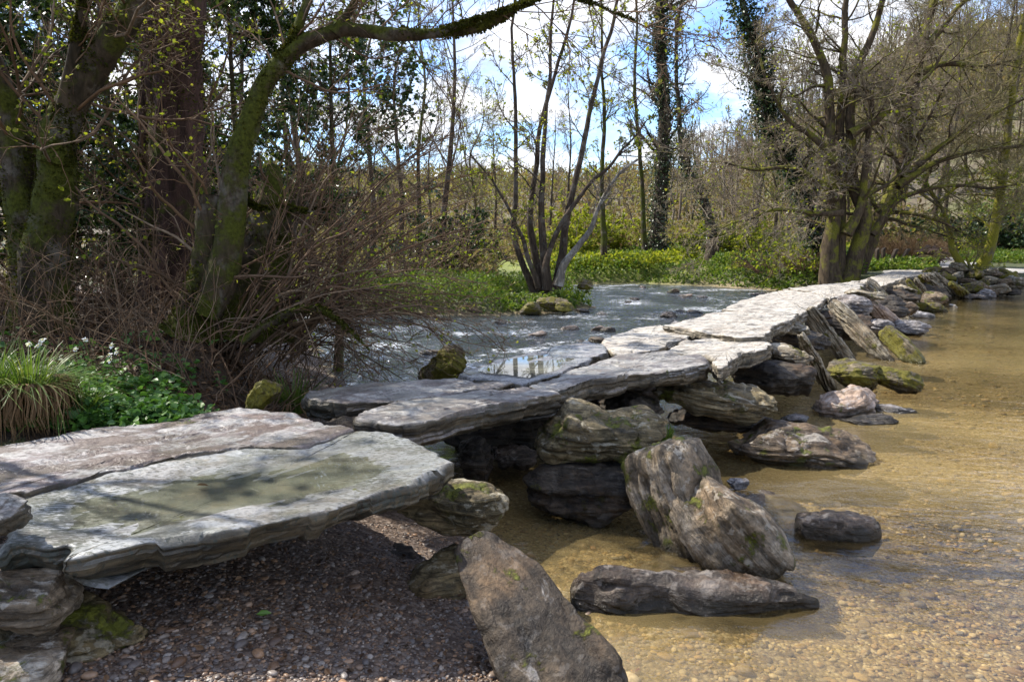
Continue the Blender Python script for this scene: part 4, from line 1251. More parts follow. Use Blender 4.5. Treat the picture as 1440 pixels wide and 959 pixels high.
# ------------------------------------------------------------------ left bank: the mossy trees
def left_tree(name, label, traces, mats, n1, n2, n3, l1=0.3, seed=1, ang=(30, 75), leaf=0, m=40, roots=0.6, up=0.04, moss=0):
    base = traces[0][0][0]
    root = thing(name, base, label, 'tree')
    Pt, Rt = stems(traces, m, 0.06)
    b = Bag()
    tubes(b, Pt, flare(Rt, roots, 7), 26, 0.34, seed)
    part(b, 'trunk', mats[0], root)
    if moss:
        b = Bag()
        ps, ds = along(Pt, moss, 0.0, 0.9)
        q = norm(rng.normal(size=ps.shape))
        q = norm(q - (q * ds).sum(1, keepdims=True) * ds)
        idx = np.argmin(np.abs(ps[:, None, 2] - Pt[0][None, :, 2]), 1)
        near = np.linalg.norm(ps[:, None, None, :] - Pt[None], axis=3).reshape(len(ps), -1).argmin(1)
        rad = flare(Rt, roots, 7).reshape(-1)[near]
        keep = fbm(ps * 2.2, 9, 3) + 0.25 * q[:, 2] > -0.05
        leaves(b, (ps + q * (rad * 1.0)[:, None])[keep], (q + 0.5 * np.array([0, 0, -1.0]))[keep], 0.028, 0.35, jit=0.8)
        part(b, 'moss', L_MOSS, root)
    if n1:
        P1, R1 = grow(Pt, Rt, n1, 0.25, 1.0, l1, ang, 10, 0.16, up, 0.17, 0.25, rmin=0.007, lrel=False)
        R1 = np.minimum(R1, 0.016)
        P2, R2 = grow(P1, R1, n2, 0.15, 1.0, 0.45, (25, 70), 6, 0.18, up, 0.5, 0.35, rmin=0.005)
        P3, R3 = grow(P2, R2, n3, 0.1, 1.0, 0.55, (25, 70), 4, 0.2, 0, 0.6, 0.4, rmin=0.0032)
        b = Bag()
        tubes(b, P1, R1, 5)
        tubes(b, P2, R2, 4)
        tubes(b, P3, R3, 3)
        part(b, 'crown', mats[1], root)
        if leaf:
            b = Bag()
            ps, ds = along(P3, leaf, 0.3, 1.0)
            leaves(b, ps, ds, 0.042, 0.42)
            part(b, 'young_leaves', L_SPRING, root)
    return root, Pt


d = 7.6
left_tree('mossy_tree', 'mossy tree at the left edge that forks into a left limb and a right limb',
          [(px_trace([(75, 520), (62, 420), (70, 330), (82, 250), (80, 205), (112, 130), (150, 65), (205, -15), (240, -120), (290, -300)], d), 0.24, 0.095),
           (px_trace([(55, 500), (48, 400), (40, 320), (22, 230), (5, 150), (-20, 70), (-60, -60), (-80, -250)], 7.75), 0.22, 0.11),
           (px_trace([(78, 230), (92, 140), (105, 60), (115, -20), (110, -150)], 7.5), 0.085, 0.03)],
          (B_MOSS, B_TWIGR), 22, 8, 5, 1.7, 3, leaf=2600, moss=22000)
left_tree('big_trunk_tree', 'thickest straight trunk on the left bank with a reddish bark streak',
          [(px_trace([(246, 500), (246, 420), (250, 330), (254, 240), (252, 140), (254, 40), (256, -120), (262, -320)], 9.2), 0.34, 0.26),
           (px_trace([(222, 500), (226, 420), (232, 330), (234, 240), (236, 140), (232, 40), (220, -120), (190, -320)], 9.3), 0.26, 0.2),
           (px_trace([(200, 470), (206, 380), (208, 290), (205, 200), (208, 100), (205, -40), (190, -250)], 9.6), 0.11, 0.08)],
          (B_RED, B_TWIGR), 16, 8, 5, 1.8, 7, roots=0.3, leaf=2200, moss=18000)
left_tree('leaning_mossy_tree', 'leaning mossy tree whose long branch arches right across the top of the picture',
          [(px_trace([(290, 440), (318, 372), (332, 240), (352, 170), (372, 115), (398, 85), (428, 62), (462, 50), (485, 44), (520, 46), (575, 48), (625, 44), (665, 40), (695, 28), (720, 12), (760, -10), (800, -40)], 7.3, [0] * 17), 0.115, 0.032),
           (px_trace([(396, 86), (412, 60), (428, 20), (448, -30), (470, -120)], 7.3), 0.06, 0.03),
           (px_trace([(470, 48), (492, 18), (510, -10), (540, -60)], 7.3), 0.05, 0.02),
           (px_trace([(620, 46), (660, 30), (720, 12), (790, -6), (860, 20), (905, 40)], 7.2), 0.022, 0.006),
           (px_trace([(265, 470), (280, 420), (300, 340), (310, 280)], 7.4), 0.20, 0.12)],
          (B_MOSS, B_TWIGR), 16, 7, 4, 1.3, 11, roots=0.5, leaf=1300, moss=15000)
left_tree('broken_stump', 'dark broken stump with hanging moss right of the leaning tree',
          [(px_trace([(345, 470), (355, 400), (368, 330), (380, 270), (384, 232)], 8.0), 0.42, 0.06),
           (px_trace([(375, 470), (384, 400), (396, 330), (408, 290), (414, 262)], 8.1), 0.28, 0.04),
           (px_trace([(395, 330), (412, 300), (440, 296), (475, 290)], 7.9), 0.06, 0.015),
           (px_trace([(330, 262), (352, 285), (372, 295), (400, 292), (425, 297), (446, 300)], 7.5), 0.022, 0.010)],
          (B_MOSS, B_TWIGR), 5, 4, 3, 0.6, 13, roots=0.2, moss=9000)
left_tree('fallen_branch', 'mossy branch jutting out low over the water from the bank',
          [(px_trace([(340, 480), (390, 450), (425, 435), (450, 434), (475, 445), (500, 470), (520, 492)], 7.2), 0.05, 0.010)],
          (B_MOSS, B_TWIGR), 12, 6, 4, 0.5, 15, roots=0.0, moss=1200)

# arching red brown shrub that hangs over the river
root = thing('arching_shrub', tuple(gpx(375, 7.9)), 'tangled leafless shrub of reddish twigs arching right over the river', 'shrub')
N = 130
bx_ = rng.uniform(300, 425, N)
dep = rng.uniform(7.3, 8.6, N)
st = np.array([D(a, rng.uniform(420, 520), b) for a, b in zip(bx_, dep)])
tg = np.array([D(rng.uniform(420, 720), rng.uniform(120, 560), b + rng.uniform(-0.7, 0.8)) for b in dep])
mid = (st + tg) / 2 + np.stack([rng.normal(0, .15, N), rng.normal(0, .15, N), rng.uniform(0.25, 0.9, N)], -1)
s_ = np.linspace(0, 1, 13)[None, :, None]
P0 = (1 - s_) ** 2 * st[:, None] + 2 * s_ * (1 - s_) * mid[:, None] + s_ ** 2 * tg[:, None]
P0 = P0 + 0.10 * np.stack([vnoise(P0 * 2.0 + 9 * k, 60 + k) for k in range(3)], -1) * s_
R0 = np.linspace(1, 0.3, 13)[None] * rng.uniform(0.006, 0.017, (N, 1))
P1, R1 = grow(P0, R0, 7, 0.25, 1, 0.36, (20, 60), 7, 0.17, -0.01, 0.55, 0.35, rmin=0.0035)
P2, R2 = grow(P1, R1, 5, 0.15, 1, 0.45, (20, 65), 4, 0.2, -0.03, 0.65, 0.45, rmin=0.0026)
b = Bag()
tubes(b, P0, R0, 5, 0.1)
tubes(b, P1, R1, 4)
tubes(b, P2, R2, 3)
part(b, 'stems', B_TWIGR, root)
b = Bag()
ps, ds = along(P2, 700, 0.3, 1)
leaves(b, ps, ds, 0.04, 0.4)
part(b, 'young_leaves', L_SPRING, root)

# bramble stems and leaf litter on the mound
b = Bag()
N = 900
xs, ys = rng.uniform(-7.6, -2.3, N), rng.uniform(6.3, 9.6, N)
o_ = np.stack([xs, ys, terrain(xs, ys)], -1)
dr = norm(np.stack([rng.normal(0, .35, N), rng.normal(0, .35, N) - 0.1, np.ones(N)], -1))
ln = rng.uniform(0.3, 1.5, N)
out = [o_]
p = o_
for s in range(7):
    dr = norm(dr + 0.16 * rng.normal(size=dr.shape) + np.array([0, 0, -0.10]))
    p = p + dr * (ln / 7)[:, None]
    out.append(p)
P0 = np.stack(out, 1)
R0 = np.linspace(1, 0.4, 8)[None] * rng.uniform(0.003, 0.008, (N, 1))
P1, R1 = grow(P0, R0, 3, 0.2, 1, 0.4, (25, 70), 4, 0.2, 0, 0.6, 0.4, rmin=0.0025)
tubes(b, P0, R0, 4)
tubes(b, P1, R1, 3)
V_ = b
o = obj('bramble_stems', b.mesh('bramble_stems', B_TWIGR))
tag(o, 'tangle of thin brown bramble stems covering the dark bank', kind='stuff')
o['kind'] = 'stuff'
b = Bag()
N = 16000
xs, ys = rng.uniform(-8.5, -1.9, N), rng.uniform(5.3, 10.5, N)
zz = terrain(xs, ys)
k_ = (zz > 0.25) & (fbm(xy(xs * 0.9, ys * 0.9), 77, 3) > -0.35)
leaves(b, np.stack([xs, ys, zz + rng.uniform(0.0, 0.07, N)], -1)[k_], rng.normal(size=(N, 3))[k_] * np.array([1, 1, 0.35]), 0.06, 0.35, jit=0.3)
o = obj('leaf_litter', b.mesh('leaf_litter', L_LITTER, False))
tag(o, 'dead brown leaves and litter on the dark bank')
o['kind'] = 'stuff'
b = Bag()
N = 260
c_ = reg_px(N, rng.uniform(130, 700, 400), rng.uniform(770, 990, 400), 0.25, 0.05, 9, [1.0], [1.0])
N = len(c_)
leaves(b, np.stack([c_[:, 0], c_[:, 1], terrain(c_[:, 0], c_[:, 1]) + 0.022], -1), rng.normal(size=(N, 3)) * np.array([1, 1, 0.15]), 0.035, 0.3, jit=0.1)
o = obj('shore_litter', b.mesh('shore_litter', L_LITTER, False))
tag(o, 'scattered scraps of dead leaf on the gravel')
o['kind'] = 'stuff'
# green herbs at the foot of the bank
b = Bag()
N = 3000
cx = rng.uniform(95, 440, N)
cy = rng.uniform(548, 600, N) - 0.0
pts = []
xs = rng.uniform(-5.2, -1.75, N)
ys = 5.0 + (-1.7 - xs) * 0.05 + rng.gamma(1.6, 0.3, N)
zz = terrain(xs, ys)
k_ = (fbm(xy(xs * 1.6, ys * 1.6), 91, 3) > np.where(ys < 6.0, -0.45, -0.1)) & (ys < 7.2)
hb = np.stack([xs, ys, zz + rng.uniform(0.03, 0.16, N)], -1)[k_]
for q in range(5):
    leaves(b, hb + rng.normal(size=hb.shape) * np.array([.05, .05, .03]), rng.normal(size=hb.shape) * np.array([1, 1, .3]) + np.array([0, -0.2, 0.1]), 0.065, 0.42, jit=0.2)
stn = np.stack([hb - np.array([0, 0, .14]), hb - np.array([0, 0, .05]), hb], 1)
o = obj('herb_patch', b.mesh('herb_patch', L_HERB, False))
tag(o, 'fresh green low herbs along the back edge of the near slabs')
o['kind'] = 'stuff'


def tussock(name, label, loc, n, L, nd_=0, Ld=0.4, W=0.007, sprd=0.15, group=None, ln=0.9):
    root = thing(name, loc, label, 'grass', group)
    o = np.array(loc, float)
    b = Bag()
    a = rng.uniform(0, 6.28, n)
    r_ = rng.random(n) ** 0.6
    base = o + np.stack([np.cos(a) * r_ * sprd, np.sin(a) * r_ * sprd, 0 * a], -1)
    blades(b, base, np.full(n, L), np.stack([np.cos(a), np.sin(a)], -1) * (0.15 + ln * rng.random((n, 1)) ** 1.3), W * rng.uniform(0.7, 1.3), 6)
    part(b, 'blades', L_GRASS, root)
    if nd_:
        b = Bag()
        a = rng.uniform(0, 6.28, nd_)
        base = o + np.stack([np.cos(a) * sprd * 1.1, np.sin(a) * sprd * 1.1, 0 * a + 0.12], -1)
        blades(b, base, np.full(nd_, Ld), np.stack([np.cos(a), np.sin(a)], -1) * rng.uniform(0.15, 0.55, (nd_, 1)), W * 0.9, 6, 2.2, True)
        part(b, 'dead_blades', L_DEAD, root)
    return root


c = D(42, 560, 5.1)
tussock('grass_tussock', 'big green tussock with a skirt of dead straw at the left edge', (c[0], c[1], c[2]), 320, 0.44, 420, 0.40, 0.0075, 0.17, ln=1.6)
c = D(-12, 566, 5.0)
tussock('grass_tussock', 'second strap leaved tussock cut by the left edge of the picture', (c[0], c[1], c[2]), 300, 0.5, 360, 0.42, 0.0075, 0.16, ln=1.4)
c = D(82, 592, 5.25)
tussock('grass_tussock', 'low green tussock tucked against the right side of the big one', (c[0], c[1], c[2]), 160, 0.36, 120, 0.3, 0.007, 0.1, ln=1.5)
c = D(125, 580, 5.3)
tussock('grass_tussock', 'small bright sedge clump right of the big tussock', (c[0], c[1], c[2] - 0.05), 70, 0.34, 0, W=0.008, sprd=0.07)
c = D(412, 560, 7.3)
tussock('grass_tussock', 'grass clump on the bank behind the thin grey slab', (c[0], c[1], c[2] - 0.15), 120, 0.5, 40, 0.3, 0.008, 0.15)
c = D(937, 622, 6.3)
tussock('grass_tussock', 'bright green grass tuft sprouting between the pier boulders', (c[0], c[1], c[2] - 0.06), 60, 0.24, 0, W=0.006, sprd=0.05, ln=0.5)
c = D(898, 690, 5.75)
tussock('grass_tussock', 'thin drooping grass tuft on the shaggy dark boulder', (c[0], c[1], c[2]), 40, 0.2, 10, 0.2, 0.004, 0.04)

# white anemones
PETAL = leaf_mat('white_petal', [(0.8, 0.8, 0.78)], 0.3, 0.5, 0.2)
YOLK = plain_mat('yellow_flower_heart', (0.6, 0.5, 0.08))
for px, py in [(42, 484), (54, 486), (60, 478), (106, 492), (157, 486), (164, 496), (154, 499), (155, 507), (120, 478)]:
    dd_ = 6.15 + rng.uniform(-.1, .1)
    c = D(px, py, dd_)
    root = thing('wood_anemone', tuple(c), 'small white star flower on the dark bank above the tussock', 'flower', 'white anemones on the bank')
    b = Bag()
    a = np.linspace(0, 6.28, 7)[:6] + rng.random()
    dr = np.stack([np.cos(a), 0.6 * np.sin(a) - 0.3, np.sin(a) * 0.8], -1)
    leaves(b, np.repeat(c[None], 6, 0), dr, 0.03, 0.4, jit=0.05)
    part(b, 'petals', PETAL, root)
    v, f = cubesphere(3)
    b = Bag()
    b.add(norm(v) * 0.006 + c + np.array([0, -0.006, 0.002]), [f])
    part(b, 'flower_heart', YOLK, root)
    b = Bag()
    g_ = np.array([c[0], c[1] + 0.02, c[2] - 0.22])
    tubes(b, np.array([[g_, (g_ + c) / 2 + [0.01, 0, 0], c]]), np.full((1, 3), 0.002), 4)
    part(b, 'stalk', L_HERB, root)
c = P(276, 683, 1.0)
b = Bag()
leaves(b, np.array([[c[0], c[1], 1.004]]), np.array([[1.0, 0.2, 0.0]]), 0.055, 0.3, jit=0.0)
tag(obj('fallen_leaf', b.mesh('fallen_leaf', L_LITTER, False)), 'dead brown leaf floating in the puddle of the near slab', 'leaf')
# one fallen leaf on the gravel
c = P(361, 880, 0.42)
b = Bag()
leaves(b, np.array([[c[0], c[1], zt(c[0], c[1]) + 0.03]]), np.array([[1.0, 0.3, 0.0]]), 0.06, 0.26, jit=0.0)
tag(obj('fallen_leaf', b.mesh('fallen_leaf', L_HERB, False)), 'single green leaf lying on the gravel under the near slab', 'leaf')

# holly and ivy behind the mossy trees
def evergreen(label, px, d, h, w, nl, ls, base=0.0, group=None):
    loc = gpx(px, d)
    root = thing('holly_tree', tuple(loc), label, 'tree', group)
    o = loc
    pts = [o, o + [0.1, 0, h * .3], o + [0, .1, h * .65], o + [0.05, 0, h]]
    Pt, Rt = stems([(pts, 0.10, 0.02)], 20)
    b = Bag()
    tubes(b, Pt, Rt, 8, 0.1)
    part(b, 'trunk', B_MOSS, root)
    P1, R1 = grow(Pt, Rt, 46, base, 1.0, w, (40, 95), 7, 0.13, 0.01, 0.4, 0.3, lrel=False, rmin=0.008)
    P2, R2 = grow(P1, R1, 8, 0.15, 1.0, 0.45, (25, 75), 4, 0.18, 0.0, 0.5, 0.4, rmin=0.005)
    P3, R3 = grow(P2, R2, 4, 0.2, 1.0, 0.6, (25, 70), 3, 0.2, 0.0, 0.6, 0.4, rmin=0.0035)
    b = Bag()
    tubes(b, P1, R1, 4)
    tubes(b, P2, R2, 3)
    tubes(b, P3, R3, 3)
    part(b, 'branches', B_TWIGR, root)
    b = Bag()
    ps, ds = along(P3, nl, 0.1, 1.0)
    k = fbm(ps * 0.9, 5, 3) > -0.22
    leaves(b, ps[k] + rng.normal(size=(k.sum(), 3)) * 0.03, ds[k], ls, 0.42)
    part(b, 'foliage', L_HOLLY, root)
    return root


evergreen('dark glossy holly behind the forked mossy tree at the left edge', 20, 11.0, 6.5, 2.0, 25500, 0.075)
evergreen('dark glossy holly filling the gap between the two left trunks', 160, 11.6, 6.5, 1.9, 23800, 0.075)
evergreen('holly with lighter leaves right of the thickest trunk', 335, 12.2, 6.6, 1.9, 20400, 0.075, 0.25)
evergreen('thin upper holly reaching right beneath the arching branch', 470, 13.0, 6.2, 1.7, 8500, 0.075, 0.4)
evergreen('low dark holly in the thicket behind the big tussock', -90, 9.8, 4.0, 1.6, 15300, 0.066)
evergreen('dark holly deep in shade at the left behind the others', 90, 15.0, 8.0, 2.4, 22100, 0.088)
evergreen('dark holly deep in shade behind the broken stump', 290, 15.5, 7.5, 2.2, 20400, 0.088)
# ------------------------------------------------------------------ the wooded spit: many stemmed alder
def hero(name, label, traces, mats, n=(10, 9, 7, 3), l=(0.34, 0.42, 0.5, 0.55), t0=0.3, ang=(35, 75), up=0.05, k=12, rmin=0.012, leaf=0, lsz=0.13, lmat=None, leafm=None,
         ivy=0, ivyr=0.3, m=30, roots=0.5, wig=0.12, lrel=True, base=None, flat=0.0, rough=0.15):
    base = traces[0][0][0] if base is None else base
    root = thing(name, tuple(base), label, 'tree')
    Pt, Rt = stems(traces, m, 0.12)
    b = Bag()
    tubes(b, Pt, flare(Rt, roots, 7), k, rough, 5)
    P1, R1 = grow(Pt, Rt, n[0], t0, 1.0, l[0], ang, 10, wig, up, 0.36, 0.22, rmin=rmin * 1.6, lrel=lrel, flat=flat)
    P2, R2 = grow(P1, R1, n[1], 0.15, 1.0, l[1], (25, 65), 6, wig * 1.2, up * 0.6, 0.5, 0.3, rmin=rmin, flat=flat)
    P3, R3 = grow(P2, R2, n[2], 0.12, 1.0, l[2], (25, 65), 4, wig * 1.4, up * 0.3, 0.6, 0.4, rmin=rmin * 0.62)
    P4, R4 = grow(P3, R3, n[3], 0.12, 1.0, l[3], (20, 65), 3, wig * 1.5, 0.0, 0.75, 0.5, rmin=rmin * 0.45)
    tubes(b, P1, R1, 6, 0.1)
    part(b, 'trunk', mats[0], root)
    b = Bag()
    tubes(b, P2, R2, 4)
    tubes(b, P3, R3, 3)
    tubes(b, P4, R4, 3)
    part(b, 'crown', mats[2], root)
    if leaf:
        b = Bag()
        ps, ds = along(P4, leaf, 0.2, 1.0)
        if leafm is not None:
            kk = leafm(ps)
            ps, ds = ps[kk], ds[kk]
        leaves(b, ps, ds, lsz, 0.42)
        part(b, 'young_leaves', lmat or L_SPRING, root)
    if ivy:
        b = Bag()
        ps, ds = along(Pt, ivy, 0.0, 0.97)
        q = norm(rng.normal(size=ps.shape) * np.array([1, 1, .5]))
        rr = ivyr * (0.35 + rng.gamma(1.6, 0.3, ivy)) * (0.55 + 0.9 * np.clip(0.5 + vnoise(ps * 0.8, 8), 0, 1))
        leaves(b, ps + q * rr[:, None], q + np.array([0, 0, -0.5]), 0.125, 0.5)
        part(b, 'ivy_cover', L_IVY, root)
    return root


d = 26.5
b0 = D(772, 412, d)
hero('alder', 'many stemmed dark alder on the tip of the wooded spit',
     [(px_trace([(752, 412), (735, 370), (722, 320), (726, 250), (724, 150), (722, 60), (720, -60)], d + .3), 0.13, 0.04),
      (px_trace([(765, 412), (755, 370), (745, 310), (752, 250), (758, 190), (778, 110), (800, 40), (812, -40)], d + .6), 0.16, 0.04),
      (px_trace([(772, 412), (764, 350), (760, 290), (764, 235), (770, 160), (776, 80), (780, -30)], d), 0.16, 0.04),
      (px_trace([(780, 412), (790, 365), (796, 310), (812, 240), (826, 170), (846, 90), (866, 10), (880, -60)], d + .2), 0.17, 0.04),
      (px_trace([(768, 408), (768, 370), (780, 335), (805, 290), (835, 255), (858, 235), (880, 205), (905, 170)], d - .3), 0.13, 0.03),
      (px_trace([(758, 405), (742, 360), (734, 330), (712, 290), (690, 250), (660, 220)], d - .2), 0.10, 0.03)],
     (B_DARK, B_DARK, B_TWIG), (9, 8, 6, 3), l=(0.26, 0.42, 0.5, 0.55), t0=0.35, rmin=0.013, leaf=2400, lsz=0.095, base=b0, roots=0.35)
left_p = [(D(785, 402, 26.0)), D(793, 372, 26), D(815, 345, 26), D(832, 322, 25.9), D(838, 298, 25.8), D(853, 270, 25.7), D(870, 245, 25.6), D(895, 225, 25.5)]
hero('pale_alder', 'pale lichened crooked stem leaning right from the alder clump', [(left_p, 0.15, 0.04)], (B_PALE, B_DARK, B_TWIG), (12, 6, 5, 2), t0=0.5, rmin=0.012, base=left_p[0], roots=0.3)

# ------------------------------------------------------------------ far bank trees
gg = gpx(926, 50)
hero('ivy_tree', 'tallest trunk wrapped thickly in ivy beyond the river', [([gg, D(924, 330, 50), D(930, 250, 50), D(934, 160, 50), D(930, 80, 50), D(928, 0, 50), D(926, -120, 50), D(930, -240, 50)], 0.5, 0.25)], (B_DARK, B_DARK, B_TWIG), (34, 8, 6, 3), l=(3.2, .42, .5, .55), lrel=False, t0=0.3, rmin=0.02, ivy=17000, ivyr=0.62)
gg = gpx(908, 49)
hero('slender_tree', 'slim mossy tree just left of the ivy wrapped trunk', [([gg, D(905, 320, 49), D(901, 230, 49), D(893, 130, 49), D(896, 40, 49), D(890, -60, 49)], 0.2, 0.06)], (B_MOSS, B_DARK, B_TWIG), (26, 8, 6, 3), l=(2.6, .42, .5, .55), lrel=False, t0=0.35, rmin=0.018)
gg = gpx(849, 45)
hero('slender_tree', 'slim dark tree right of the pale crooked alder', [([gg, D(849, 330, 45), D(846, 250, 45), D(850, 160, 45), D(845, 60, 45), D(848, -40, 45)], 0.22, 0.05)], (B_MOSS, B_DARK, B_TWIG), (26, 8, 6, 3), l=(2.8, .42, .5, .55), lrel=False, t0=0.3, rmin=0.017, leaf=700, lsz=0.16)
gg = gpx(1003, 46)
hero('ivy_snag', 'short crooked ivy tree standing right of the tallest ivy trunk', [([gg, D(1000, 320, 46), D(985, 270, 46), D(968, 240, 46), D(958, 205, 46), D(955, 150, 46), D(950, 60, 46), D(960, -20, 46)], 0.34, 0.08)], (B_DARK, B_DARK, B_TWIG), (22, 7, 6, 3), l=(2.4, .42, .5, .55), lrel=False, t0=0.3, rmin=0.018, ivy=2600, ivyr=0.45)

# ------------------------------------------------------------------ right: the great spreading trees
d = 34.0
gA = D(1186, 396, d)
hero('spreading_oak', 'great many stemmed spreading tree at the far end of the bridge',
     [(px_trace([(1168, 400), (1166, 355), (1172, 310), (1168, 250), (1166, 180), (1164, 110), (1140, 50), (1110, 0), (1090, -60)], d), 0.42, 0.10),
      (px_trace([(1178, 400), (1180, 350), (1182, 300), (1180, 230), (1182, 150), (1188, 70), (1190, 0), (1195, -80)], d + .4), 0.34, 0.09),
      (px_trace([(1192, 400), (1206, 350), (1216, 305), (1200, 260), (1196, 200), (1198, 120), (1225, 60), (1242, 0), (1255, -60)], d + .2), 0.40, 0.10),
      (px_trace([(1190, 330), (1210, 290), (1216, 240), (1220, 190), (1226, 150), (1228, 120)], d - .4), 0.22, 0.08),
      (px_trace([(1180, 280), (1150, 255), (1115, 235), (1070, 240), (1030, 232), (1000, 225)], d - .5), 0.16, 0.03),
      (px_trace([(1185, 300), (1150, 300), (1100, 295), (1060, 305), (1015, 320)], d - 1.2), 0.13, 0.03),
      (px_trace([(1195, 190), (1230, 170), (1260, 145), (1300, 110), (1340, 60)], d - .6), 0.20, 0.05),
      (px_trace([(1172, 220), (1140, 190), (1110, 170), (1080, 120), (1060, 60)], d), 0.18, 0.04)],
     (B_OAK, B_OAK, B_TWIGO), (16, 11, 8, 3), l=(3.6, 0.45, 0.5, 0.55), lrel=False, t0=0.22, ang=(40, 85), up=0.02, rmin=0.014, leaf=1500, lsz=0.13, base=gA, wig=0.16, roots=0.25, k=14)
d = 36.0
gB = D(1212, 392, d)
hero('leaning_oak', 'thick dark leaning trunk right behind the many stemmed tree with long level boughs',
     [(px_trace([(1192, 396), (1214, 350), (1232, 312), (1262, 262), (1274, 205), (1278, 150), (1290, 100), (1306, 40), (1320, -30)], d), 0.55, 0.14),
      (px_trace([(1272, 220), (1265, 170), (1255, 150), (1240, 130), (1225, 90)], d), 0.2, 0.05),
      (px_trace([(1270, 250), (1300, 225), (1345, 190), (1390, 165), (1440, 140)], d - 1), 0.20, 0.05),
      (px_trace([(1262, 262), (1310, 232), (1360, 215), (1420, 205), (1480, 200)], d - 1.4), 0.17, 0.05),
      (px_trace([(1290, 105), (1330, 90), (1380, 95), (1440, 85)], d - .5), 0.17, 0.05),
      (px_trace([(1226, 330), (1260, 285), (1330, 262), (1400, 265), (1470, 250)], d - 1.5), 0.14, 0.04),
      (px_trace([(1300, 70), (1340, 20), (1390, -30)], d), 0.18, 0.06)],
     (B_OAK, B_GOLD, B_TWIGY), (16, 11, 8, 3), l=(3.6, 0.45, 0.5, 0.55), lrel=False, t0=0.25, ang=(40, 85), up=0.01, rmin=0.014, leaf=6000, lsz=0.11, leafm=lambda p: (p[:, 2] < 5.8) & (fbm(p * .5, 3, 3) > -.1), base=gB, wig=0.15, roots=0.3, k=14, flat=0.4)
d = 37.0
hero('ivy_leaning_tree', 'leaning tree clad in bushy ivy left of the great spreading tree',
     [(px_trace([(1165, 372), (1140, 310), (1118, 240), (1090, 200), (1078, 150), (1070, 90), (1050, 30), (1030, -60)], d), 0.3, 0.14)],
     (B_DARK, B_DARK, B_TWIG), (24, 8, 7, 3), l=(2.0, 0.45, 0.5, 0.55), lrel=False, t0=0.2, rmin=0.014, ivy=14000, ivyr=0.68)
d = 35.2
gC = D(1369, 392, d)
hero('forked_tree', 'small forked tree on the stone mound, its left stem bright with moss',
     [(px_trace([(1367, 396), (1352, 372), (1338, 350), (1336, 330), (1328, 308), (1318, 280), (1300, 262)], d), 0.20, 0.06),
      (px_trace([(1370, 396), (1384, 368), (1396, 335), (1404, 290), (1410, 240), (1420, 170), (1428, 100), (1440, 20)], d + .3), 0.30, 0.12),
      (px_trace([(1366, 390), (1364, 378), (1360, 362)], d - .2), 0.13, 0.05),
      (px_trace([(1320, 285), (1350, 262), (1390, 255), (1440, 262)], d - .5), 0.07, 0.02),
      (px_trace([(1322, 290), (1290, 270), (1262, 262), (1230, 268)], d - .5), 0.07, 0.02)],
     (B_GOLD, B_GOLD, B_TWIGY), (9, 9, 7, 3), l=(2.0, 0.45, 0.5, 0.55), lrel=False, t0=0.3, rmin=0.012, leaf=2200, lsz=0.10, leafm=lambda p: p[:, 2] < 6.2, base=gC, wig=0.15, up=0.0, roots=0.3)

# ------------------------------------------------------------------ trees of the wood: a few kinds, copied
WOOD = 'bare trees of the wood beyond the river'
kinds = []
for k, (h, r, dn, sp_) in enumerate([(17, 0.17, 1.0, 0.22), (15, 0.14, 1.1, 0.26), (18, 0.22, 1.0, 0.28), (13, 0.16, 1.2, 0.32)]):
    kinds.append(bare_tree('woodland_tree', 'slender leafless tree in the wood beyond the river', (0, 0, 0), h, r, ((B_DARK, B_TWIG), (B_MOSS, B_TWIG), (B_DARK, B_TWIG), (B_OAK, B_TWIGY))[k], dn, (0.8, 0.3), 0, (0, 500, 0, 600)[k], WOOD, 0.25, sp_, thick=1.5)[0])
first = [True] * 4
spots = [(560, 44), (588, 38), (618, 36), (662, 50), (520, 40), (480, 36), (440, 33), (700, 60), (800, 62), (975, 72), (1065, 52),
         (400, 30), (350, 26), (290, 24), (220, 28), (150, 24), (90, 27), (30, 23), (-40, 25), (535, 52), (605, 58), (655, 66), (770, 78), (1085, 48), (1105, 60), (1130, 50), (1150, 64)]
right = [(1180, 56), (1215, 62), (1240, 52), (1262, 66), (1290, 70), (1325, 64), (1350, 72), (1398, 66), (1425, 58), (1450, 64), (1100, 72), (1160, 78), (1210, 84), (1270, 86), (1330, 88), (1380, 84), (1430, 80), (1060, 82), (1480, 70), (1310, 58)]
for i, (px, dd_) in enumerate(spots + right):
    g_ = gpx(px, dd_)
    k = i % 4
    sc = rng.uniform(0.8, 1.15) * (1.0 if i < len(spots) else 1.1)
    if first[k]:
        o = kinds[k]
        o.location = tuple(g_)
        o.scale = (sc,) * 3
        first[k] = False
    else:
        copy_tree(kinds[k], tuple(g_), rng.uniform(0, 6.28), sc)

# far hillside wood, one mass
b = Bag()
N = 800
az = rng.uniform(-40, 40, N)
rr = rng.uniform(78, 230, N)
xs, ys = rr * np.sin(np.radians(az)), rr * np.cos(np.radians(az))
zz = terrain(xs, ys)
h = rng.uniform(7, 12, N) * (0.45 + 0.55 * (az > 12))
base = np.stack([xs, ys, zz - 0.3], -1)
t_ = np.linspace(0, 1, 5)[None, :, None]
P0 = base[:, None] + np.concatenate([rng.normal(0, 0.6, (N, 1, 2)) * t_ ** 2 + rng.normal(0, 0.12, (N, 5, 2)), t_ * h[:, None, None]], -1)
R0 = np.linspace(1, 0.25, 5)[None] * rng.uniform(0.10, 0.2, (N, 1))
P1, R1 = grow(P0, R0, 12, 0.25, 1.0, 0.33, (25, 65), 3, 0.14, 0.1, 0.45, 0.4, rmin=0.035)
P2, R2 = grow(P1, R1, 6, 0.2, 1.0, 0.5, (25, 65), 2, 0.15, 0.05, 0.6, 0.5, rmin=0.026)
tubes(b, P0, R0, 4)
tubes(b, P1, R1, 3)
tubes(b, P2, R2, 3)
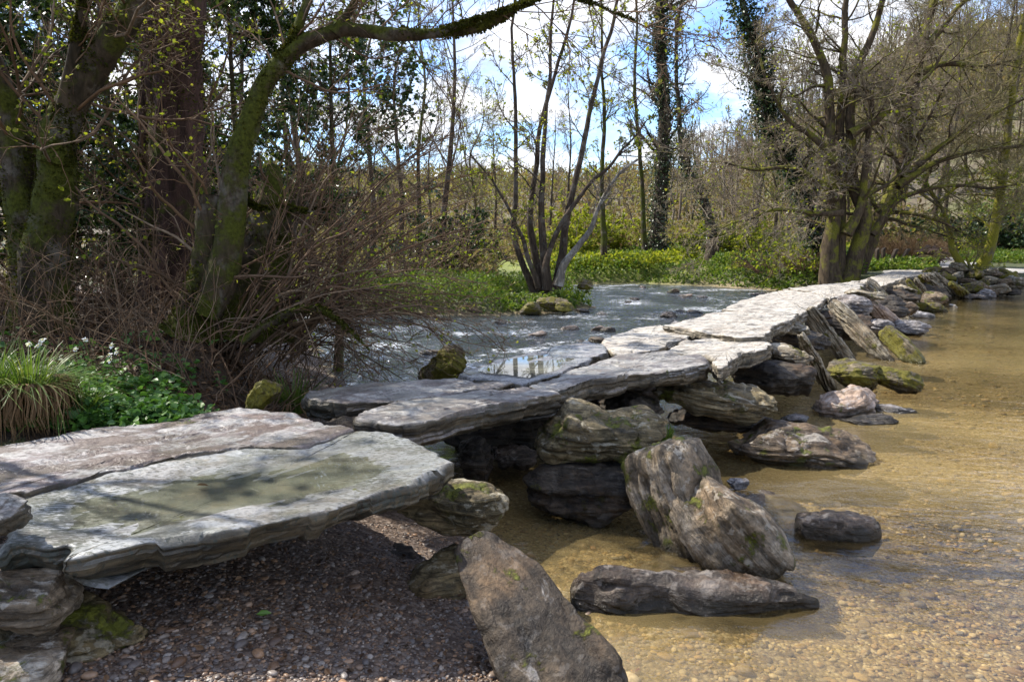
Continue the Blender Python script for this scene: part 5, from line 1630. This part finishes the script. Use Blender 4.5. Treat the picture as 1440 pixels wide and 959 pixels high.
o = tag(obj('hillside_wood', b.mesh('hillside_wood', B_TWIG)), 'leafless wood covering the far hillside')
o['kind'] = 'stuff'

bare_tree('added_shade_tree', 'tall leafless tree added out of view on the left bank to shade the near slabs', (-6.6, 5.6, zt(-6.6, 5.6)), 9.5, 0.16, (B_MOSS, B_TWIGR), 1.0, (0.4, -0.6), 0, 900, None, 0.3, 0.33)  # unseen tree, added to cast shade on the near slabs
# ------------------------------------------------------------------ undergrowth
def scatter_leaves(name, label, n, px0, px1, d0, d1, mat, size, hmax, thr=-0.2, fr=0.5, seed=5, W=0.35, upw=0.6, zmin=0.03, zmax=9.0):
    b = Bag()
    px = rng.uniform(px0, px1, n)
    dd = d0 + (d1 - d0) * rng.random(n)
    xs = (px - 720) / FPX * dd / CP
    zz = terrain(xs, dd)
    f = fbm(xy(xs * fr, dd * fr), seed, 3)
    k = (zz > zmin) & (zz < zmax) & (f > thr)
    hh = hmax * np.clip((f - thr) * 2.2, 0.12, 1)
    pos = np.stack([xs, dd, zz + rng.random(n) ** 1.2 * hh], -1)[k]
    leaves(b, pos, rng.normal(size=pos.shape) + np.array([0, 0, upw]), size, W)
    o = tag(obj(name, b.mesh(name, mat, False)), label)
    o['kind'] = 'stuff'
    return o


scatter_leaves('spit_herbs', 'bright green herbs covering the wooded spit', 26000, 470, 850, 23.2, 33, L_BANK, 0.12, 0.75, -0.3, 0.6, 5)
scatter_leaves('far_bank_herbs', 'bright spring herbs and sedges along the far bank', 62000, 760, 1210, 35, 58, L_BANK, 0.18, 0.8, -0.55, 0.35, 6)
scatter_leaves('left_bank_herbs', 'green herbs on the bank behind the thicket', 5000, 380, 620, 18, 24.5, L_BANK, 0.15, 0.5, -0.2, 0.6, 7)
scatter_leaves('lane_grass', 'green grass on the verge beside the lane', 14000, 1340, 1520, 44, 66, L_BANK, 0.2, 0.5, -0.5, 0.4, 8)
scatter_leaves('lane_bank_grass', 'green grass on the bank behind the fence posts', 6000, 1205, 1310, 38, 50, L_BANK, 0.22, 0.5, -0.4, 0.5, 9)
scatter_leaves('brown_scrub', 'pale brown bramble scrub and spring buds over the valley floor', 26000, 400, 1200, 52, 100, L_SCRUB, 0.42, 2.6, -0.25, 0.16, 10, 0.25)
scatter_leaves('valley_scrub', 'brown and olive scrub behind the left bank', 12000, -40, 700, 28, 60, L_SCRUB, 0.28, 1.8, -0.15, 0.2, 11, 0.25)
scatter_leaves('hill_scrub', 'brown scrub rising up the right hillside', 26000, 1040, 1520, 54, 130, L_SCRUB, 0.45, 3.2, -0.2, 0.15, 12, 0.25, zmax=99)

scatter_leaves('hill_thicket', 'brown budding thicket over the far hillside', 60000, -40, 1500, 84, 220, L_SCRUB, 0.8, 4.5, -0.35, 0.08, 21, 0.25, zmax=99)
scatter_leaves('meadow_grass', 'sunlit yellow green meadow beyond the river', 60000, 770, 1210, 44, 76, L_SPRING, 0.24, 0.9, -0.4, 0.25, 15)
SH = 'yellow green bushes on the far bank'
for i, (px, dd_, h, w_, lm, nl) in enumerate([(810, 52, 3.6, 4.6, L_SPRING, 7000), (845, 56, 3.4, 4.4, L_SPRING, 6500), (1000, 50, 2.4, 3.4, L_SPRING, 4000), (1045, 48, 2.6, 3.4, L_SPRING, 4000), (1085, 46, 2.0, 3, L_SPRING, 1500), (1120, 42, 1.8, 2.6, L_SPRING, 900)]):
    g_ = gpx(px, dd_)
    shrub('spring_bush', 'yellow green budding bush on the far bank', 'bush', tuple(g_), h, w_, 26, B_TWIG, lm, nl, 0.17, SH, rmin=0.014)
for i, (px, dd_, h, w_, lb) in enumerate([(1090, 38, 1.8, 3.0, 'low tangled leafless bush by the great spreading tree'), (1135, 36.5, 1.5, 2.2, 'low leafless bush against the foot of the spreading tree'), (640, 34, 3.2, 4.0, 'brown leafless bush behind the left part of the spit'), (560, 31, 3.0, 4.0, 'brown leafless bush at the left end of the spit')]):
    shrub('leafless_bush', lb, 'bush', tuple(gpx(px, dd_)), h, w_, 34, B_TWIGR, L_SPRING, 400, 0.15, None, rmin=0.011)
shrub('evergreen_bush', 'dark evergreen bush behind the spit left of the alder', 'bush', tuple(gpx(645, 36)), 3.2, 3.4, 26, B_TWIGR, L_HOLLY, 6500, 0.16, None, rmin=0.01)
shrub('evergreen_bush', 'dark ivy bush beyond the lane behind the mossy forked tree', 'bush', tuple(gpx(1375, 55)), 3.2, 6, 30, B_TWIGR, L_IVY, 6000, 0.28, None, rmin=0.014)
shrub('evergreen_bush', 'dark hedge bush at the back of the lane', 'bush', tuple(gpx(1318, 60)), 3.4, 7, 30, B_TWIGR, L_IVY, 6000, 0.28, None, rmin=0.014)
shrub('dry_reeds', 'clump of tall pinkish brown dead stems beside the fence posts', 'plant', tuple(gpx(1272, 46)), 2.0, 3.4, 160, L_DEAD, L_DEAD, 0, 0.2, None, rmin=0.010)
shrub('dry_reeds', 'smaller clump of dead brown stems above the uprooted stump', 'plant', tuple(gpx(1300, 48)), 1.6, 2.6, 120, L_DEAD, L_DEAD, 0, 0.2, None, rmin=0.010)

# ------------------------------------------------------------------ small things at the lane end
WOODG = plain_mat('weathered_grey_post_wood', (0.05, 0.038, 0.028), 0.85, 0.4, 6.0)
for px, dd_, tl, lb in [(1234, 40, 0.02, 'upright weathered fence post nearest the leaning trunk'), (1243, 40.3, -0.03, 'thicker upright weathered fence post beside the first'),
                        (1256, 41.5, 0.45, 'fence post leaning over to the right'), (1272, 42.5, 0.55, 'thin tilted fence post near the uprooted stump')]:
    g_ = gpx(px, dd_)
    q, F_ = cubesphere(6)
    d_ = norm(q)
    v = q * np.array([0.09, 0.09, 0.62])
    v = np.sign(v) * np.minimum(np.abs(v), np.array([0.085, 0.085, 0.62])) + 0.012 * np.stack([vnoise(v * 9 + k, int(px) + k) for k in range(3)], -1)
    v[:, 2] += 0.06 * (v[:, 2] > 0.5) * v[:, 0] / 0.09
    o = obj('fence_post', mesh('fence_post', v, [F_], WOODG, True), None, (g_[0], g_[1], g_[2] + 0.5))
    o.rotation_euler = (0, tl, 0.3)
    tag(o, lb, 'post', 'fence posts by the lane')
g_ = gpx(1311, 42.5)
root = thing('uprooted_stump', tuple(g_), 'ball of brown roots lying at the edge of the lane', 'stump')
me = stone_mesh('stump_body', (1.6, 1.2, 1.3), 501, plain_mat('root_ball_earth', (0.13, 0.085, 0.06), 0.9, 0.5, 4), sq=2.3, cuts=4, rough=0.16, n=22)
obj('stump_body', me, root, (0, 0, 0.55))
N = 60
q = norm(rng.normal(size=(N, 3)) + np.array([0, -0.5, 0.1]))
s_ = np.linspace(0.45, 1.05, 5)[None, :, None]
Pr = q[:, None] * s_ * np.array([0.9, 0.7, 0.75]) + 0.12 * rng.normal(size=(N, 5, 3)) * s_ + np.array(root.location) + np.array([0, 0, 0.55])
b = Bag()
tubes(b, Pr, np.linspace(0.05, 0.015, 5)[None] * np.ones((N, 1)), 4)
part(b, 'roots', B_TWIGR, root)
# little white notice board beyond the forked tree
g_ = gpx(1403, 58)
root = thing('notice_board', tuple(g_), 'small white board on a post beyond the forked tree', 'sign')
b = Bag()
tubes(b, np.array([[g_ + [0, 0, -0.1], g_ + [0, 0, 1.2], g_ + [0, 0, 2.6]]]), np.full((1, 3), 0.05), 6)
part(b, 'post', WOODG, root)
q, F_ = cubesphere(2)
b = Bag()
b.add(q * np.array([0.35, 0.03, 0.42]) + g_ + np.array([0, -0.09, 2.2]), [F_])
part(b, 'panel', plain_mat('white_board_paint', (0.75, 0.76, 0.78), 0.5, 0.05), root, False)
# ------------------------------------------------------------------ sky, clouds, sun
SUN_AZ, SUN_EL = -64.0, 50.0          # degrees left of the view direction, and height
w = bpy.data.worlds.new('World')
S.world = w
w.use_nodes = True
nt = w.node_tree
nt.nodes.clear()
sky = nd(nt, 'ShaderNodeTexSky')
sky.sky_type = 'NISHITA'
sky.sun_disc = False
sky.sun_elevation = math.radians(SUN_EL)
sky.sun_rotation = math.radians(SUN_AZ)
sky.air_density = 1.2
sky.dust_density = 0.6
tc = nd(nt, 'ShaderNodeTexCoord')
gen = tc.outputs['Generated']
sp = nd(nt, 'ShaderNodeSeparateXYZ', None, Vector=gen)
zc = math_(nt, 'ADD', math_(nt, 'MAXIMUM', sp.outputs[2], 0.0), 0.22)
u = math_(nt, 'DIVIDE', sp.outputs[0], zc)
v_ = math_(nt, 'DIVIDE', sp.outputs[1], zc)
cv = nd(nt, 'ShaderNodeCombineXYZ', None, X=u, Y=v_, Z=0.0).outputs[0]
n1 = noise(nt, cv, 1.55, 8, 0.58, 0.25)
n2 = noise(nt, cv, 3.9, 7, 0.6, 0.2)
cm = ramp(nt, n1, [(0.43, 0.0), (0.55, 0.9), (0.64, 1.0)])
cc = ramp(nt, n2, [(0.3, (3.2, 3.5, 4.2)), (0.52, (5.6, 5.6, 5.7)), (0.72, (8.4, 8.2, 8.0))])
bl = mixc(nt, 1.0, sky.outputs[0], (0.80, 1.0, 1.35), 'MULTIPLY')
mx = mixc(nt, cm, bl, cc)
bg = nd(nt, 'ShaderNodeBackground', None, Color=mx, Strength=0.115)
wo_ = nd(nt, 'ShaderNodeOutputWorld', None, Surface=bg.outputs[0])

sl = bpy.data.lights.new('sun', 'SUN')
sl.energy = 4.4
sl.angle = math.radians(0.5)
sl.color = (1.0, 0.94, 0.84)
so = bpy.data.objects.new('sun', sl)
COL.objects.link(so)
a, e = math.radians(SUN_AZ), math.radians(SUN_EL)
to_sun = Vector((math.sin(a) * math.cos(e), math.cos(a) * math.cos(e), math.sin(e)))
so.rotation_euler = to_sun.to_track_quat('Z', 'Y').to_euler()
so.location = (0, 0, 60)

vs = S.view_settings
S.display_settings.display_device = 'sRGB'
vs.view_transform = 'Standard'
vs.look = 'None'
vs.exposure = 1.1
vs.gamma = 1
vs.use_curve_mapping = False
cy = S.cycles
cy.max_bounces = 8
cy.transparent_max_bounces = 16
cy.diffuse_bounces = 3
cy.glossy_bounces = 3
cy.use_denoising = True
cy.sample_clamp_indirect = 6
